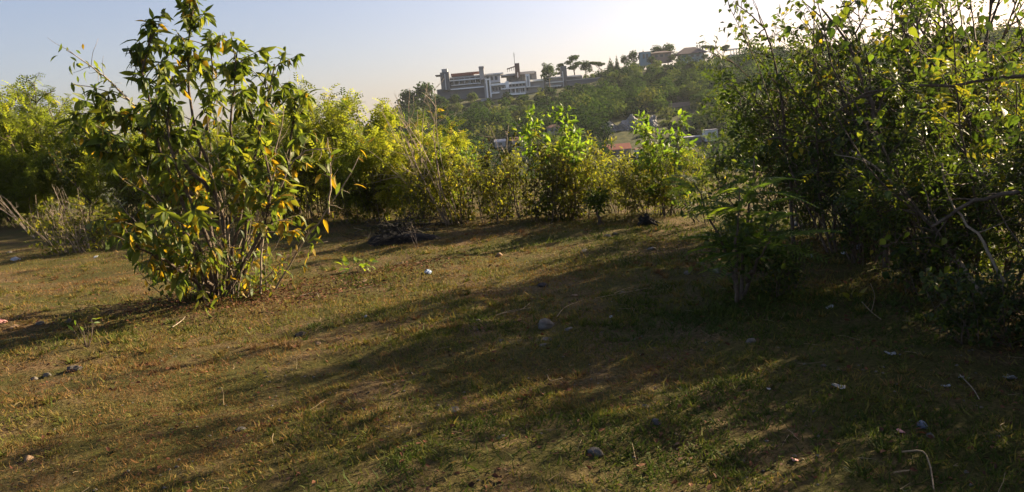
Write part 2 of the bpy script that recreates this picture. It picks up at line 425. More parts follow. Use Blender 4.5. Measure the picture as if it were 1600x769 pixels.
proto('young_tree', 8, 'bright', OVA, .105, per=1, droop=.1, tint=(.55, .22), H=1.95, n_stem=3, lean=.13, base_r=.05, nb=13, nt=6, bl=.24, tl=.2, bare=.2, r0=.016, m=4)
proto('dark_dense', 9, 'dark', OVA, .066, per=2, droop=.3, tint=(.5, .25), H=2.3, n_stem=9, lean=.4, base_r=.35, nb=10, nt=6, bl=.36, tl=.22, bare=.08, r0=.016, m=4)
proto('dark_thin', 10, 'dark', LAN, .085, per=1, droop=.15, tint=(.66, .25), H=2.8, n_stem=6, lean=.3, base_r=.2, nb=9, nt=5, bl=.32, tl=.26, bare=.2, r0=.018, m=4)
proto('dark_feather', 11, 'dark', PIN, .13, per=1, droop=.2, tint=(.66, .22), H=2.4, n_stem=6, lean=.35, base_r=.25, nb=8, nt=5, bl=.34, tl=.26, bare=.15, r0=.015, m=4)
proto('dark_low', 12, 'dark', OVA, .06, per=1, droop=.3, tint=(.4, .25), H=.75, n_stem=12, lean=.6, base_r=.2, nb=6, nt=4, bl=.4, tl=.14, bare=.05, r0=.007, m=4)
proto('heart_vine', 13, 'dark', HEART, .060, per=1, droop=.9, tint=(.68, .22), mixy=.02, H=2.7, n_stem=7, lean=.3, base_r=.3, nb=8, nt=5, bl=.34, tl=.26, bare=.2, r0=.016, m=3)

def plant(key, name, label, loc, sc=1.0, rz=0.0, group=None, cat='shrub'):
    e = empty(name, loc, label, cat, group, rz, sc)
    ms, ml = PROTO[key]
    obj('stems', ms, None, e)
    obj('foliage', ml, None, e, kind='stuff')
    return e

# ------------------------------------------------------------------ the hedge at the end of the clearing
HG = 'shrubs of the hedge behind the clearing'
hedge = [  # proto, px, py of the foot, metres behind it, scale, label
 ('acacia', 20, 352, 2.0, 1.12, 'tall feathery tree over the hedge at the left edge of the photo', 'tree'),
 ('acacia', 95, 350, 1.2, 1.0, 'feathery tree rising behind the dry-stemmed weed bush', 'tree'),
 ('feather_tall', -45, 356, 0.2, 1.15, 'green hedge shrub cut by the left photo edge', 'shrub'),
 ('feather_wide', 45, 352, 0.0, 1.15, 'dark green shrub directly above the dry-stemmed weed bush', 'shrub'),
 ('feather_tall', 130, 348, 0.3, 1.12, 'feathery green shrub between weed bush and big broad-leaved bush', 'shrub'),
 ('dark_dense', 185, 346, 1.2, 1.15, 'hedge shrub glimpsed through the left side of the broad-leaved bush', 'shrub'),
 ('feather_tall', 235, 344, 0.3, 1.05, 'hedge shrub behind the left stems of the broad-leaved bush', 'shrub'),
 ('feather_wide', 300, 343, 0.5, 1.10, 'hedge shrub seen between the middle stems of the broad-leaved bush', 'shrub'),
 ('dark_feather', 365, 342, 0.6, 1.08, 'hedge shrub seen behind the right stems of the broad-leaved bush', 'shrub'),
 ('feather_tall', 425, 340, 0.6, 1.05, 'yellow-green shrub just right of the broad-leaved bush crown', 'shrub'),
 ('feather_thin', 475, 340, 1.2, 1.02, 'slender feathery shrub below the bare twigs against the sky', 'shrub'),
 ('feather_tall', 515, 340, 0.2, 1.00, 'feathery yellow-green shrub behind the pale curved branch', 'shrub'),
 ('feather_thin', 560, 340, 0.8, 1.02, 'feathery shrub with the tallest plume of the hedge against the sky', 'shrub'),
 ('feather_wide', 600, 341, 0.1, 1.04, 'wide yellow-green shrub behind the dark mound', 'shrub'),
 ('dark_feather', 640, 342, 0.9, 1.0, 'feathery shrub directly left of the dead grey stems', 'shrub'),
 ('feather_wide', 672, 344, 0.5, 0.88, 'low green shrub around the foot of the dead grey stems', 'shrub'),
 ('weed_stalk', -20, 360, 0.0, 0.85, 'leafy weeds at the hedge foot, at the left photo edge', 'weeds'),
 ('weed_stalk', 205, 352, 0.0, 0.90, 'weeds at the hedge foot seen under the left part of the broad-leaved bush', 'weeds'),
 ('weed_stalk', 265, 350, 0.0, 0.95, 'weeds at the hedge foot seen behind the stem foot of the broad-leaved bush', 'weeds'),
 ('weed_stalk', 330, 349, 0.1, 0.95, 'weeds at the hedge foot seen through the middle of the broad-leaved bush', 'weeds'),
 ('weed_stalk', 395, 347, 0.0, 0.90, 'weeds at the hedge foot just right of the broad-leaved bush stems', 'weeds'),
 ('weed_stalk', 450, 346, 0.0, 0.92, 'weeds at the hedge foot below the pale curved branch', 'weeds'),
 ('weed_stalk', 505, 345, 0.0, 0.92, 'weeds at the hedge foot below the yellow-leaved right branch', 'weeds'),
 ('feather_tall', 75, 350, 1.0, 1.15, 'olive shrub filling the hedge between the two feathery trees', 'shrub'),
 ('feather_wide', 275, 342, 2.2, 1.35, 'tall olive shrub at the back of the hedge behind the broad-leaved bush', 'shrub'),
 ('feather_wide', 455, 340, 2.0, 1.30, 'olive shrub at the back of the hedge below the bare sky twigs', 'shrub'),
 ('weed_stalk', 610, 344, -.1, 0.95, 'tall weeds at the hedge foot directly above the dark mound', 'weeds'),
 ('weed_stalk', 560, 343, -.5, 0.75, 'leafy weeds at the hedge foot left of the dark mound', 'weeds'),
 ('weed_stalk', 650, 347, -.5, 0.80, 'brown-leaved weeds at the hedge foot beyond the dark mound', 'weeds'),
 ('weed_stalk', 720, 347, -.2, 0.95, 'tall weeds with dark drooping leaves right of the dead stems', 'weeds'),
 ('young_tree', 735, 345, 0.9, 0.80, 'low yellow-green shrub in the dip of the hedge below the villa', 'shrub'),
 ('weed_stalk', 780, 347, 0.0, 0.92, 'weeds with withered lower leaves midway along the hedge', 'weeds'),
 ('yellow_round', 800, 345, 1.0, 1.12, 'yellowish shrub behind the withered weeds midway along the hedge', 'shrub'),
 ('weed_stalk', 835, 346, 0.1, 0.98, 'leafy weeds at the foot of the bright young tree, left side', 'weeds'),
 ('yellow_round', 880, 343, 0.4, 1.15, 'yellow-green shrub wrapped round the foot of the bright young tree', 'shrub'),
 ('weed_stalk', 905, 345, 0.0, 0.78, 'low leafy weeds right below the bright young tree', 'weeds'),
 ('yellow_round', 965, 340, 0.5, 0.98, 'yellow shrub right of the small dark-trunked plant', 'shrub'),
 ('yellow_round', 1015, 341, 0.1, 0.92, 'golden round shrub growing over the dark stump', 'shrub'),
 ('yellow_round', 1060, 340, 0.8, 0.95, 'yellow shrub half hidden by the feathery right-hand bush', 'shrub'),
]
rg = np.random.default_rng(5)
for key, px, py, back, sc, lab, cat in hedge:
    h = hit(px, py); dv = Vector((h.x, h.y, 0)).normalized()
    q = h + dv * back
    plant(key, {'shrub': 'hedge_shrub', 'tree': 'feathery_tree', 'weeds': 'weed_plant'}[cat], lab, grd(q.x, q.y), sc * rg.uniform(.96, 1.04), rg.uniform(0, 6.28), HG, cat)

# ------------------------------------------------------------------ bright young trees
for px, py, back, sc, lab in ((893, 345, .2, 1.06, 'bright green young tree standing above the middle of the hedge'),
                              (1042, 345, .6, .92, 'small bright green sapling at the right end of the hedge')):
    h = hit(px, py); dv = Vector((h.x, h.y, 0)).normalized(); q = h + dv * back
    plant('young_tree', 'young_tree', lab, grd(q.x, q.y), sc, px * .01, None, 'tree')

# ------------------------------------------------------------------ the big broad-leaved bush
rng = np.random.default_rng(21)
base = hit(345, 462); BY = base.y
bush = empty('broadleaf_bush', base, 'big bush with broad drooping green leaves, some yellow, left of the clearing', 'bush')
stem_px = [  # pixel, depth offset
 [(345, 462, 0), (352, 380, .05), (338, 300, .1), (305, 200, .1), (292, 100, .05), (300, 12, 0)],
 [(335, 462, 0), (318, 400, -.1), (290, 330, -.2), (250, 230, -.3), (228, 130, -.3), (238, 30, -.25)],
 [(352, 460, .05), (372, 350, .2), (398, 240, .3), (415, 160, .35), (428, 105, .4)],
 [(365, 460, -.05), (388, 340, -.2), (360, 210, -.3), (372, 100, -.35)],
 [(330, 460, .1), (300, 380, .3), (240, 300, .5), (160, 200, .6)],
 [(325, 462, -.1), (275, 400, -.4), (225, 360, -.6), (185, 345, -.75)],
 [(358, 462, .1), (420, 360, .3), (450, 250, .35), (462, 150, .3)],
 [(340, 462, -.1), (330, 380, -.4), (290, 300, -.6), (262, 210, -.7), (270, 120, -.65)],
 [(350, 462, -.1), (400, 380, -.4), (425, 300, -.55), (405, 210, -.6), (385, 160, -.6)],
 [(340, 462, .15), (330, 340, .5), (310, 240, .7), (335, 150, .75), (330, 70, .7)],
 [(338, 462, 0), (300, 420, -.3), (262, 395, -.6)],
 [(325, 462, -.1), (285, 425, -.6), (240, 400, -1.1), (205, 385, -1.4)],
 [(335, 462, -.1), (320, 430, -.6), (300, 395, -1.0), (285, 350, -1.2)],
 [(330, 300, 0), (265, 235, .05), (190, 190, .1), (150, 165, .1)],
 [(335, 330, -.1), (250, 270, -.3), (180, 245, -.45), (140, 215, -.5)],
]
gs = Geo(); anchors = []
def bush_branch(pts, r0, ntw, tfrom, length, outw=.8):
    for q in range(ntw):
        t = rng.uniform(tfrom, 1.0); x = t * (len(pts) - 1); i0 = min(int(x), len(pts) - 2)
        p0 = pts[i0] + (pts[i0 + 1] - pts[i0]) * (x - i0); td = unit(pts[i0 + 1] - pts[i0])
        tp, d = walk(rng, p0, td * .7 + unit(rng.normal(0, 1, 3)) * outw + (0, 0, .25), length * rng.uniform(.5, 1.2), 4, .16, (0, 0, .03))
        gs.tube(tp, r0, r0 * .4, 4); anchors.append((tp, t))
    return
for pp in stem_px:
    pts = smooth_path([pw(a, b_, BY + c) for a, b_, c in pp], 12); pts = pts + rng.normal(0, .012, pts.shape)
    gs.tube(pts, .026, .008, 6)
    low = pp[-1][1] > 330
    bush_branch(pts, .007, 15 if low else 24, .45 if low else .33, .36)
    anchors.append((pts[-4:], 1.0))
base_v = np.array(base)
# leaves in whorls at and along the twigs
LP, LD, LS = [], [], []
for tp, t in anchors:
    for e in range(int(rng.integers(15, 22))):
        u = 1 - abs(rng.normal(0, .35)); u = max(u, .05)
        x = u * (len(tp) - 1); i0 = min(int(x), len(tp) - 2)
        p0 = tp[i0] + (tp[i0 + 1] - tp[i0]) * (x - i0)
        d = unit(unit(tp[-1] - tp[0]) * .4 + unit(rng.normal(0, 1, 3)) * .8 + (0, 0, -.65))
        LP.append(p0); LD.append(d); LS.append(.05 + .14 * rng.random() ** 1.3)
LP, LD, LS = np.array(LP), np.array(LD), np.array(LS)
# thin the stemmy lower middle where the photo shows through
zz = LP[:, 2]
keep = (rng.random(len(LP)) < np.clip(.6 + (zz - .8) * .6, .6, 1.0))
LP, LD, LS = LP[keep], LD[keep], LS[keep]
# bare pale stems and thin basal shoots
gp = Geo()
for pp in ([(405, 462, -.2), (408, 390, -.3), (420, 310, -.35), (438, 215, -.3), (447, 165, -.3)],
           [(438, 292, -.25), (460, 250, -.3), (485, 235, -.35), (513, 231, -.4)],
           [(425, 462, .1), (470, 385, -.1), (512, 330, -.2), (540, 285, -.25), (560, 240, -.2)],
           [(512, 335, -.2), (518, 270, -.2), (512, 215, -.2)],
           [(330, 275, 0), (262, 205, .1), (190, 150, .15), (112, 133, .2)],
           [(205, 160, .12), (150, 110, .2), (105, 78, .25)]):
    pts = smooth_path([pw(a, b_, BY + c) for a, b_, c in pp], 10); pts += rng.normal(0, .01, pts.shape)
    gp.tube(pts, .013, .004, 5)
    for q in range(6):
        i0 = int(rng.integers(4, 9)); tp, _ = walk(rng, pts[i0], unit(pts[i0 + 1] - pts[i0]) + unit(rng.normal(0, 1, 3)), rng.uniform(.1, .35), 4, .2)
        gp.tube(tp, .004, .0015, 3)
    if pp[0][0] in (425, 512):
        for q in range(16):
            i0 = int(rng.integers(4, 10)); LP = np.vstack([LP, pts[i0] + rng.normal(0, .07, 3)]); LD = np.vstack([LD, unit(rng.normal(0, 1, 3) + (0, 0, -.9))]); LS = np.append(LS, rng.uniform(.09, .16))
    if pp[0][0] in (330, 205):
        for q in range(22):
            i0 = int(rng.integers(3, 10)); LP = np.vstack([LP, pts[i0] + rng.normal(0, .06, 3)]); LD = np.vstack([LD, unit(rng.normal(0, 1, 3) + (0, 0, -.7))]); LS = np.append(LS, rng.uniform(.07, .13))
for q in range(44):
    a = rng.uniform(0, 6.283); st = base_v + np.array((math.cos(a), math.sin(a), 0)) * rng.uniform(.05, .6)
    pts, _ = walk(rng, st - (0, 0, .05), np.array((math.cos(a), math.sin(a), 0)) * rng.uniform(.2, .7) + (0, 0, 1), rng.uniform(.4, 1.3), 7, .2)
    (gp if q % 4 == 0 else gs).tube(pts, .007, .002, 4)
    for z in range(int(rng.integers(8, 22))):
        i0 = int(rng.integers(1, 7)); LP = np.vstack([LP, pts[i0] + rng.normal(0, .08, 3)]); LD = np.vstack([LD, unit(rng.normal(0, 1, 3) + (0, 0, -.6))]); LS = np.append(LS, rng.uniform(.06, .13))
for q in range(11):                                          # thin pale twigs through the crown
    st = base_v + rng.normal(0, .12, 3) * (1, 1, 0); a = rng.uniform(0, 6.283)
    pts, _ = walk(rng, st, (math.cos(a) * .45, math.sin(a) * .45, 1), rng.uniform(1.4, 2.5), 10, .12); gp.tube(pts, .008, .0025, 4)
    for z in range(4):
        i0 = int(rng.integers(4, 10)); tp, _ = walk(rng, pts[i0], unit(pts[i0 + 1] - pts[i0]) + unit(rng.normal(0, 1, 3)), rng.uniform(.15, .5), 5, .18); gp.tube(tp, .004, .0015, 3)
inv = -np.array(base)
for g_, nm, mt_ in ((gs, 'stems', 'bark'), (gp, 'pale_stems', 'palebark')):
    for q in range(len(g_.V)): g_.V[q] = g_.V[q] + inv
    obj(nm, g_.mesh('bush_' + nm, True), mt_, bush)
LP = LP + inv
n_ = len(LP); NN = unit(rng.normal(0, .5, (n_, 3)) + (0, 0, 1.))
def leaf_matrix(P, D, N, S):
    d = unit(D); x = unit(np.cross(d, N)); z = np.cross(x, d)
    mm = Matrix((Vector(x * S), Vector(d * S), Vector(z * S))).transposed().to_4x4(); mm.translation = Vector(P); return mm
def single_leaves(parent, P, D, N, S, meshes, pick):
    for k in pick:
        me = meshes(k); o = bpy.data.objects.new('leaf', me); COL.objects.link(o); o.parent = parent; o.matrix_local = leaf_matrix(P[k], D[k], N[k], S[k])
def leaf_mesh(tpl, mat, name):
    me = np_mesh(name, tpl[0], [f for f in (tpl[1], tpl[2]) if len(f)], smooth=True); me.materials.append(M[mat]); return me
me_gs = [leaf_mesh(t_, 'broad_one', 'broad_leaf') for t_ in (ELL, ELL2, ELL3)]; me_ys = [leaf_mesh(t_, 'yellow_one', 'yellow_leaf') for t_ in (ELL, ELL2, ELL3)]
order = np.argsort(-(LS * (1 + .35 * (LP[:, 1] < 0))))[:300]          # the largest, nearer ones first
yell = (rng.random(n_) < np.where((LP[:, 2] < 1.4), .2, .05)) | ((LP[:, 0] > .9) & (LP[:, 2] < 1.6) & (rng.random(n_) < .28))
single_leaves(bush, LP, LD, NN, LS, lambda k: (me_ys if yell[k] else me_gs)[k % 3], order)
rest = np.setdiff1d(np.arange(n_), order)
gl = Geo()
for q, t_ in enumerate((ELL, ELL2, ELL3)):
    r_ = rest[q::3]; gl.leaves(t_, LP[r_], LD[r_], NN[r_], LS[r_], np.where(yell[r_], rng.uniform(.92, 1, len(r_)), np.clip(rng.normal(.5, .22, len(r_)), 0, .80)))
obj('foliage', gl.mesh('bush_foliage', True), 'broad', bush, kind='stuff')

# ------------------------------------------------------------------ dry-stemmed weed bush on the left, bare stems, dead twigs
h = hit(125, 393)
wb = plant('weed_low', 'weed_bush', 'low sunlit weed bush with dry upright stems at the left', h, 1.25, 1.0, None, 'bush')
h2 = hit(75, 390); h3 = hit(170, 388)
def dry_stems(parent, loc, n, H, lean, seed, r=.006, base_r=.3, bias=(0, 0, 0), branch=3, mat='palebark', name='dry_stems'):
    rng_ = np.random.default_rng(seed); g = Geo()
    for s in range(n):
        a = rng_.uniform(0, 6.283); o = np.array((math.cos(a), math.sin(a), 0))
        pts, d = walk(rng_, o * base_r * rng_.uniform(0, 1) - (0, 0, .05), o * lean * rng_.uniform(0, 1.4) + np.array((0, 0, 1.)) + np.array(bias), H * rng_.uniform(.6, 1.1), 8, .09)
        g.tube(pts, r * rng_.uniform(.7, 1.2), r * .25, 4)
        for q in range(branch):
            i0 = int(rng_.integers(3, 8)); tp, _ = walk(rng_, pts[i0], unit(pts[i0 + 1] - pts[i0]) + unit(rng_.normal(0, 1, 3)) * .8, H * rng_.uniform(.1, .32), 4, .18)
            g.tube(tp, r * .45, r * .15, 3)
            for q2 in range(2):
                tq, _ = walk(rng_, tp[2], unit(tp[3] - tp[2]) + unit(rng_.normal(0, 1, 3)) * .8, H * rng_.uniform(.05, .14), 3, .2); g.tube(tq, r * .2, r * .1, 3)
    o = obj(name, g.mesh(name, True), mat, parent)
    if parent is None: o.location = loc
    return o
dry_stems(wb, None, 26, 1.0, .22, 31, .006, .42, (-.25, 0, 0))
def bare_shrub(px, py, back, n, H, lean, seed, label, r=.012, bias=(0, 0, 0), base_r=.12, branch=4, mat='palebark', name='dead_shrub'):
    h = hit(px, py); dv = Vector((h.x, h.y, 0)).normalized(); q = h + dv * back
    o = dry_stems(None, grd(q.x, q.y), n, H, lean, seed, r, base_r, bias, branch, mat, name)
    return tag(o, label, 'dead shrub')
bare_shrub(705, 346, -.3, 11, 2.3, .34, 41, 'dead grey shrub of bare stems standing before the middle of the hedge', .014, (-.25, 0, 0), .2, 4)
bare_shrub(470, 342, .2, 5, 3.35, .16, 43, 'bare leafless twigs reaching above the hedge into the open sky', .013, (.04, 0, 0), .2, 5)
bare_shrub(655, 346, .3, 4, 2.55, .14, 44, 'few bare pale stems poking above the hedge just below the villa', .012, (.0, 0, 0), .1, 3)
bare_shrub(60, 372, .0, 5, 1.9, .2, 45, 'slanting bare stem beside the dry-stemmed weed bush', .012, (-.55, 0, 0), .1, 2)
bare_shrub(585, 342, -.1, 7, 1.7, .3, 48, 'tangle of thin dry stems in the hedge above the dark mound', .008, (.1, 0, 0), .35, 4)
bare_shrub(755, 345, .0, 7, 1.35, .3, 49, 'tangle of thin dry stems among the weeds midway along the hedge', .007, (-.1, 0, 0), .35, 4)
bare_shrub(400, 345, -.2, 7, 1.6, .3, 50, 'dry stems in the hedge just right of the broad-leaved bush', .008, (.15, 0, 0), .4, 4)
bare_shrub(812, 346, .6, 3, 2.0, .12, 46, 'two thin bare stems rising in front of the villa slope', .010, (-.1, 0, 0), .06, 2)

# ------------------------------------------------------------------ dark mound and small plants by the hedge
def blob(rng_, r, sub, amp, flat=1.0, freq=2.2):
    import bmesh
    bm = bmesh.new(); bmesh.ops.create_icosphere(bm, subdivisions=sub, radius=1)
    me = bpy.data.meshes.new('blob'); bm.to_mesh(me); bm.free()
    co = np.empty(len(me.vertices) * 3, np.float32); me.vertices.foreach_get('co', co); co = co.reshape(-1, 3)
    off = rng_.uniform(0, 10, 3); c = co * freq + off
    nz = np.sin(c[:, 0] * 1.7 + 1.3 * np.sin(c[:, 1])) * .5 + np.sin(c[:, 1] * 2.3 + c[:, 2]) * .35 + np.sin(c[:, 2] * 3.1 + c[:, 0] * 1.9) * .3
    pl = unit(rng_.normal(0, 1, (5, 3)))
    co = co * (1 + amp * nz[:, None])
    for v in pl:                                       # a few flat broken faces
        dd = co @ v; cut = .72; co = co - np.maximum(dd - cut, 0)[:, None] * v * .85
    co = co * np.array((r, r * rng_.uniform(.65, .95), r * flat))
    me.vertices.foreach_set('co', co.ravel()); me.update()
    return me
rng = np.random.default_rng(51)
h = hit(618, 384)
mound = empty('dark_mound', h, 'long dark mound of heaped soil and brush at the hedge foot', 'mound')
me = blob(rng, 1.0, 4, .16, .42); o = obj('heap', me, 'char', mound); o.scale = (.66, .34, .46); o.location = (0, .25, -.04)
g = Geo()
for q in range(260):
    a = rng.uniform(0, 6.283); st = np.array((math.cos(a) * .75, math.sin(a) * .33 + .25, .05)) * np.array((rng.uniform(0, 1), 1, 1))
    pts, _ = walk(rng, st + (0, 0, rng.uniform(0, .28)), rng.normal(0, 1, 3) * (1, 1, .35) + (0, 0, .2), rng.uniform(.12, .42), 4, .2); g.tube(pts, .006, .002, 3)
obj('brush', g.mesh('mound_brush'), 'char', mound, kind='stuff')
bare_shrub(652, 386, 0, 3, .62, .2, 47, 'thin dead sprig standing up in front of the dark mound', .005, (-.1, 0, 0), .04, 2)

h = hit(935, 352)
e = empty('small_plant', h, 'small dark plant with round head on a short crooked trunk before the hedge', 'plant')
g = Geo(); gl = Geo(); rg2 = np.random.default_rng(52)
g.tube(smooth_path([(0, 0, -.03), (.03, 0, .1), (-.02, 0, .2), (.02, 0, .3)], 6), .03, .018, 6); g.tube(smooth_path([(.03, 0, .08), (.09, 0, .0), (.14, .02, -.02)], 4), .014, .008, 5)
P = rg2.normal(0, 1, (240, 3)); P = unit(P) * rg2.uniform(.06, .19, (240, 1)) + (0, 0, .38)
gl.leaves(OVA, P, unit(P - (0, 0, .38) + rg2.normal(0, .1, P.shape)), unit(rg2.normal(0, 1, P.shape) + (0, 0, 1)), .075, rg2.uniform(.2, .8, 240))
obj('trunk', g.mesh('small_trunk', True), 'bark', e); obj('crown', gl.mesh('small_crown'), 'dark', e, kind='stuff')
h = hit(1010, 352)
e = empty('tree_stump', h, 'dark stump under the golden round shrub', 'stump')
o = obj('stump_wood', blob(rng, .10, 4, .35, 1.0, 3.5), 'char', e); o.location = (0, 0, .05)
g = Geo()
for q in range(5): g.tube(walk(rng, (0, 0, .08), (math.cos(q * 1.3), math.sin(q * 1.3), -.1), .26, 4, .1, (0, 0, -.1))[0], .03, .01, 5)
obj('root', g.mesh('stump_root', True), 'char', e)

def seedling(px, py, n, size, H, seed, label, mat='bright', tpl=OVA, spread=.12):
    h = hit(px, py); rg_ = np.random.default_rng(seed); e = empty('seedling', h, label, 'seedling')
    g = Geo()
    LPs, LDs = [], []
    for q in range(n):
        a = q * 2.4 + rg_.uniform(0, .6); o_ = np.array((math.cos(a), math.sin(a), 0))
        st = o_ * spread * rg_.uniform(.1, 1)
        pts, d = walk(rg_, st - (0, 0, .02), o_ * .3 + (0, 0, 1), H * rg_.uniform(.6, 1.1), 4, .1)
        g.tube(pts, .004, .002, 4); LPs.append(pts[-1]); LDs.append(unit(o_ + (0, 0, rg_.uniform(-.5, .9)) + rg_.normal(0, .3, 3)))
    obj('stems', g.mesh('seedling_stems', True), 'bark', e)
    mm = leaf_mesh(tpl, mat, 'seedling_leaf')
    LPs, LDs = np.array(LPs), np.array(LDs); N_ = unit(rg_.normal(0, .4, LPs.shape) + (0, 0, 1))
    single_leaves(e, LPs, LDs, N_, size * rg_.uniform(.7, 1.2, n), lambda k: mm, range(n))
M['seedling'] = leaf_mat('seedling_leaf', [(0, (.07, .13, .015)), (1, (.16, .20, .02))], .45, .4, src='obj')
seedling(562, 428, 26, .13, .16, 61, 'low clump of bright green seedlings beside the leaf litter', 'seedling', OVA, .2)
seedling(137, 545, 9, .075, .26, 62, 'single yellow-green seedling on a thin stalk in the bush shadow', 'seedling', LAN, .01)
seedling(398, 408, 14, .10, .14, 63, 'pale green seedling at the right foot of the broad-leaved bush', 'seedling', OVA, .12)
seedling(1330, 470, 8, .10, .05, 64, 'small yellow leaf sprig lying near the forked dry stick', 'yellow_one', OVA, .05)

# ------------------------------------------------------------------ right-hand thicket
TG = 'shrubs of the shaded thicket on the right'
def at(px, py, back=0.0):
    h = hit(px, py); dv = Vector((h.x, h.y, 0)).normalized(); q = h + dv * back; return grd(q.x, q.y)
thicket = [
 ('dark_feather', (1105, 368), 1.0, .62, 'dark shrub between the golden hedge shrubs and the feathery sapling'),
 ('dark_dense', (1190, 372), .6, .62, 'dense dark shrub right behind the feathery sapling'),
 ('dark_thin', (1262, 378), 1.0, .96, 'tall thin-branched shrub with sprigs against the sky, first in the thicket'),
 ('dark_dense', (1275, 380), .3, .60, 'dark shrub behind the pale litter strip'),
 ('dark_feather', (1320, 388), .6, 1.18, 'feathery dark shrub behind the leaning dead branch'),
 ('dark_thin', (1365, 395), 1.0, 1.08, 'loose shrub in the thicket below the brightest patch of sky'),
 ('dark_dense', (1395, 410), .2, .62, 'dense low shrub at the foot of the leaning dead branch'),
 ('heart_vine', (1440, 420), .8, .98, 'vine-covered shrub with yellow heart-shaped leaves hanging'),
 ('dark_thin', (1500, 430), 1.2, 1.14, 'tall shrub behind the heart-leaved vine near the right edge'),
 ('dark_dense', (1530, 470), .2, .58, 'dark leafy shrub under the long horizontal branch'),
 ('heart_vine', (1585, 500), 3.0, 1.3, 'tall dark shrub filling the upper right photo corner'),
 ('dark_low', (1530, 535), .0, .75, 'low dark ground shrub under the thicket near the right edge'),
 ('dark_low', (1600, 560), .2, .7, 'low dark leaves spilling onto the ground at the right edge'),
 ('dark_low', (1215, 470), .1, .62, 'low leafy clump just right of the feathery sapling foot'),
 ('dark_dense', (1335, 400), .2, .52, 'dark bush at the back of the shade, just left of the leaning dead branch'),
 ('dark_dense', (1470, 450), .3, .56, 'dense dark bush below the heart-leaved vine'),
 ('dark_feather', (1560, 480), .5, .95, 'feathery dark bush behind the arched bare branch'),
 ('dark_low', (1450, 465), .1, .75, 'small dark shrub in front of the heart-leaved vine'),
]
for key, (px, py), back, sc, lab in thicket:
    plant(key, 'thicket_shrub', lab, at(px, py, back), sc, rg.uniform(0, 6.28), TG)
# the thicket goes on past the right edge; shrubs added there shade the clearing
for key, x, y, sc, lab in (('dark_dense', 4.2, 4.8, .74, 'low thicket shrub added for shade just beyond the right edge, first'),
                           ('dark_dense', 3.9, 4.0, .76, 'low thicket shrub added for shade just beyond the right edge, second'),
                           ('dark_dense', 3.8, 3.0, .76, 'low thicket shrub added for shade just beyond the right edge, third'),
                           ('dark_dense', 4.3, 2.0, .72, 'low thicket shrub added for shade just beyond the right edge, nearest the camera'),
                           ('dark_dense', 3.9, 5.3, .55, 'low dense shrub added for shade beyond the right edge under the arched bare branch'),
                           ('dark_dense', 3.4, 7.5, .55, 'low dense shrub in the thicket behind the leaning dead branch'),
                           ('heart_vine', 3.6, 7.9, 1.08, 'vine-hung shrub in the thicket left of the bent-tip trunk'),
                           ('dark_dense', 4.4, 7.9, 1.1, 'dense shrub deep in the thicket, left of another by the arched branch'),
                           ('dark_dense', 4.2, 8.4, 1.1, 'dense dark shrub deep in the thicket behind the heart-leaved vine'),
                           ('dark_dense', 4.4, 9.6, .84, 'dense dark shrub deep in the thicket below the bent-tip trunk'),
                           ('dark_dense', 4.2, 10.5, .76, 'dense dark shrub at the back of the thicket behind the litter strip'),
                           ('dark_dense', 3.5, 6.2, .50, 'low dense shrub under the thicket right of the leaning dead branch foot'),
                           ('dark_dense', 4.6, 6.1, .74, 'low dense shrub added for shade beyond the right edge behind another'),
                           ('dark_dense', 3.7, 4.7, .56, 'low dense shrub added for shade beyond the right edge at the clearing side'),
                           ('dark_dense', 5.2, 5.0, .82, 'dense shrub added for shade beyond the right edge, second row, middle'),
                           ('dark_dense', 5.0, 3.9, .82, 'dense shrub added for shade beyond the right edge, second row, near'),
                           ('dark_thin', 5.4, 8.6, 1.15, 'tall thicket shrub added for shade beyond the right edge, second row'),
                           ('dark_feather', 5.9, 9.2, 1.0, 'feathery thicket shrub added for shade beyond the right edge, deep in the thicket')):
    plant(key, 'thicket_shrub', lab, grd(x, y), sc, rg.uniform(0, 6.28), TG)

# heart-shaped leaves big enough to pick out, on a vine over the thicket
rng = np.random.default_rng(71)
b0 = at(1490, 455, .1)
vine = empty('heart_leaf_vine', b0, 'climbing vine with big heart-shaped yellow-green leaves over the right thicket', 'vine')
g = Geo(); LPs, LDs = [], []
for pp in ([(1490, 455, 0), (1475, 330, .1), (1440, 200, 0), (1490, 100, -.2), (1510, 40, -.3), (1545, -10, -.3)],
           [(1490, 455, 0), (1520, 300, 0), (1505, 170, -.2), (1450, 90, -.2), (1400, 40, -.1), (1345, 30, 0)],
           [(1490, 455, 0), (1560, 330, -.3), (1590, 180, -.5), (1560, 80, -.5), (1500, 60, -.5)],
           [(1490, 455, 0), (1430, 330, -.2), (1380, 240, -.2), (1330, 150, 0), (1300, 60, .2), (1340, 10, .2)],
           [(1490, 455, 0), (1480, 400, -.4), (1500, 455, -.9), (1460, 480, -1.1)],
           [(1490, 455, 0), (1440, 400, -.3), (1410, 370, -.5), (1390, 385, -.6)]):
    pts = smooth_path([pw(a, b_, b0.y + c) for a, b_, c in pp], 16) + rng.normal(0, .015, (16, 3)); g.tube(pts - np.array(b0), .008, .003, 4)
    for q in range(34 if len(pp) > 4 else 16):
        i0 = rng.uniform(3, 14.9); k_ = int(i0); p0 = pts[k_] + (pts[k_ + 1] - pts[k_]) * (i0 - k_)
        o_ = p0 + rng.normal(0, .13, 3) * (1, 1, .6)
        g.tube(np.array([p0, (p0 + o_) / 2 + (0, 0, .02), o_]) - np.array(b0), .0022, .0012, 3)
        LPs.append(o_ - np.array(b0)); LDs.append(unit(rng.normal(0, .5, 3) + (0, 0, -1)))
obj('stems', g.mesh('vine_stems', True), 'bark', vine)
me_h = leaf_mesh(HEART, 'dark_one', 'heart_leaf'); me_hy = leaf_mesh(HEART, 'seedling', 'heart_leaf_bright')
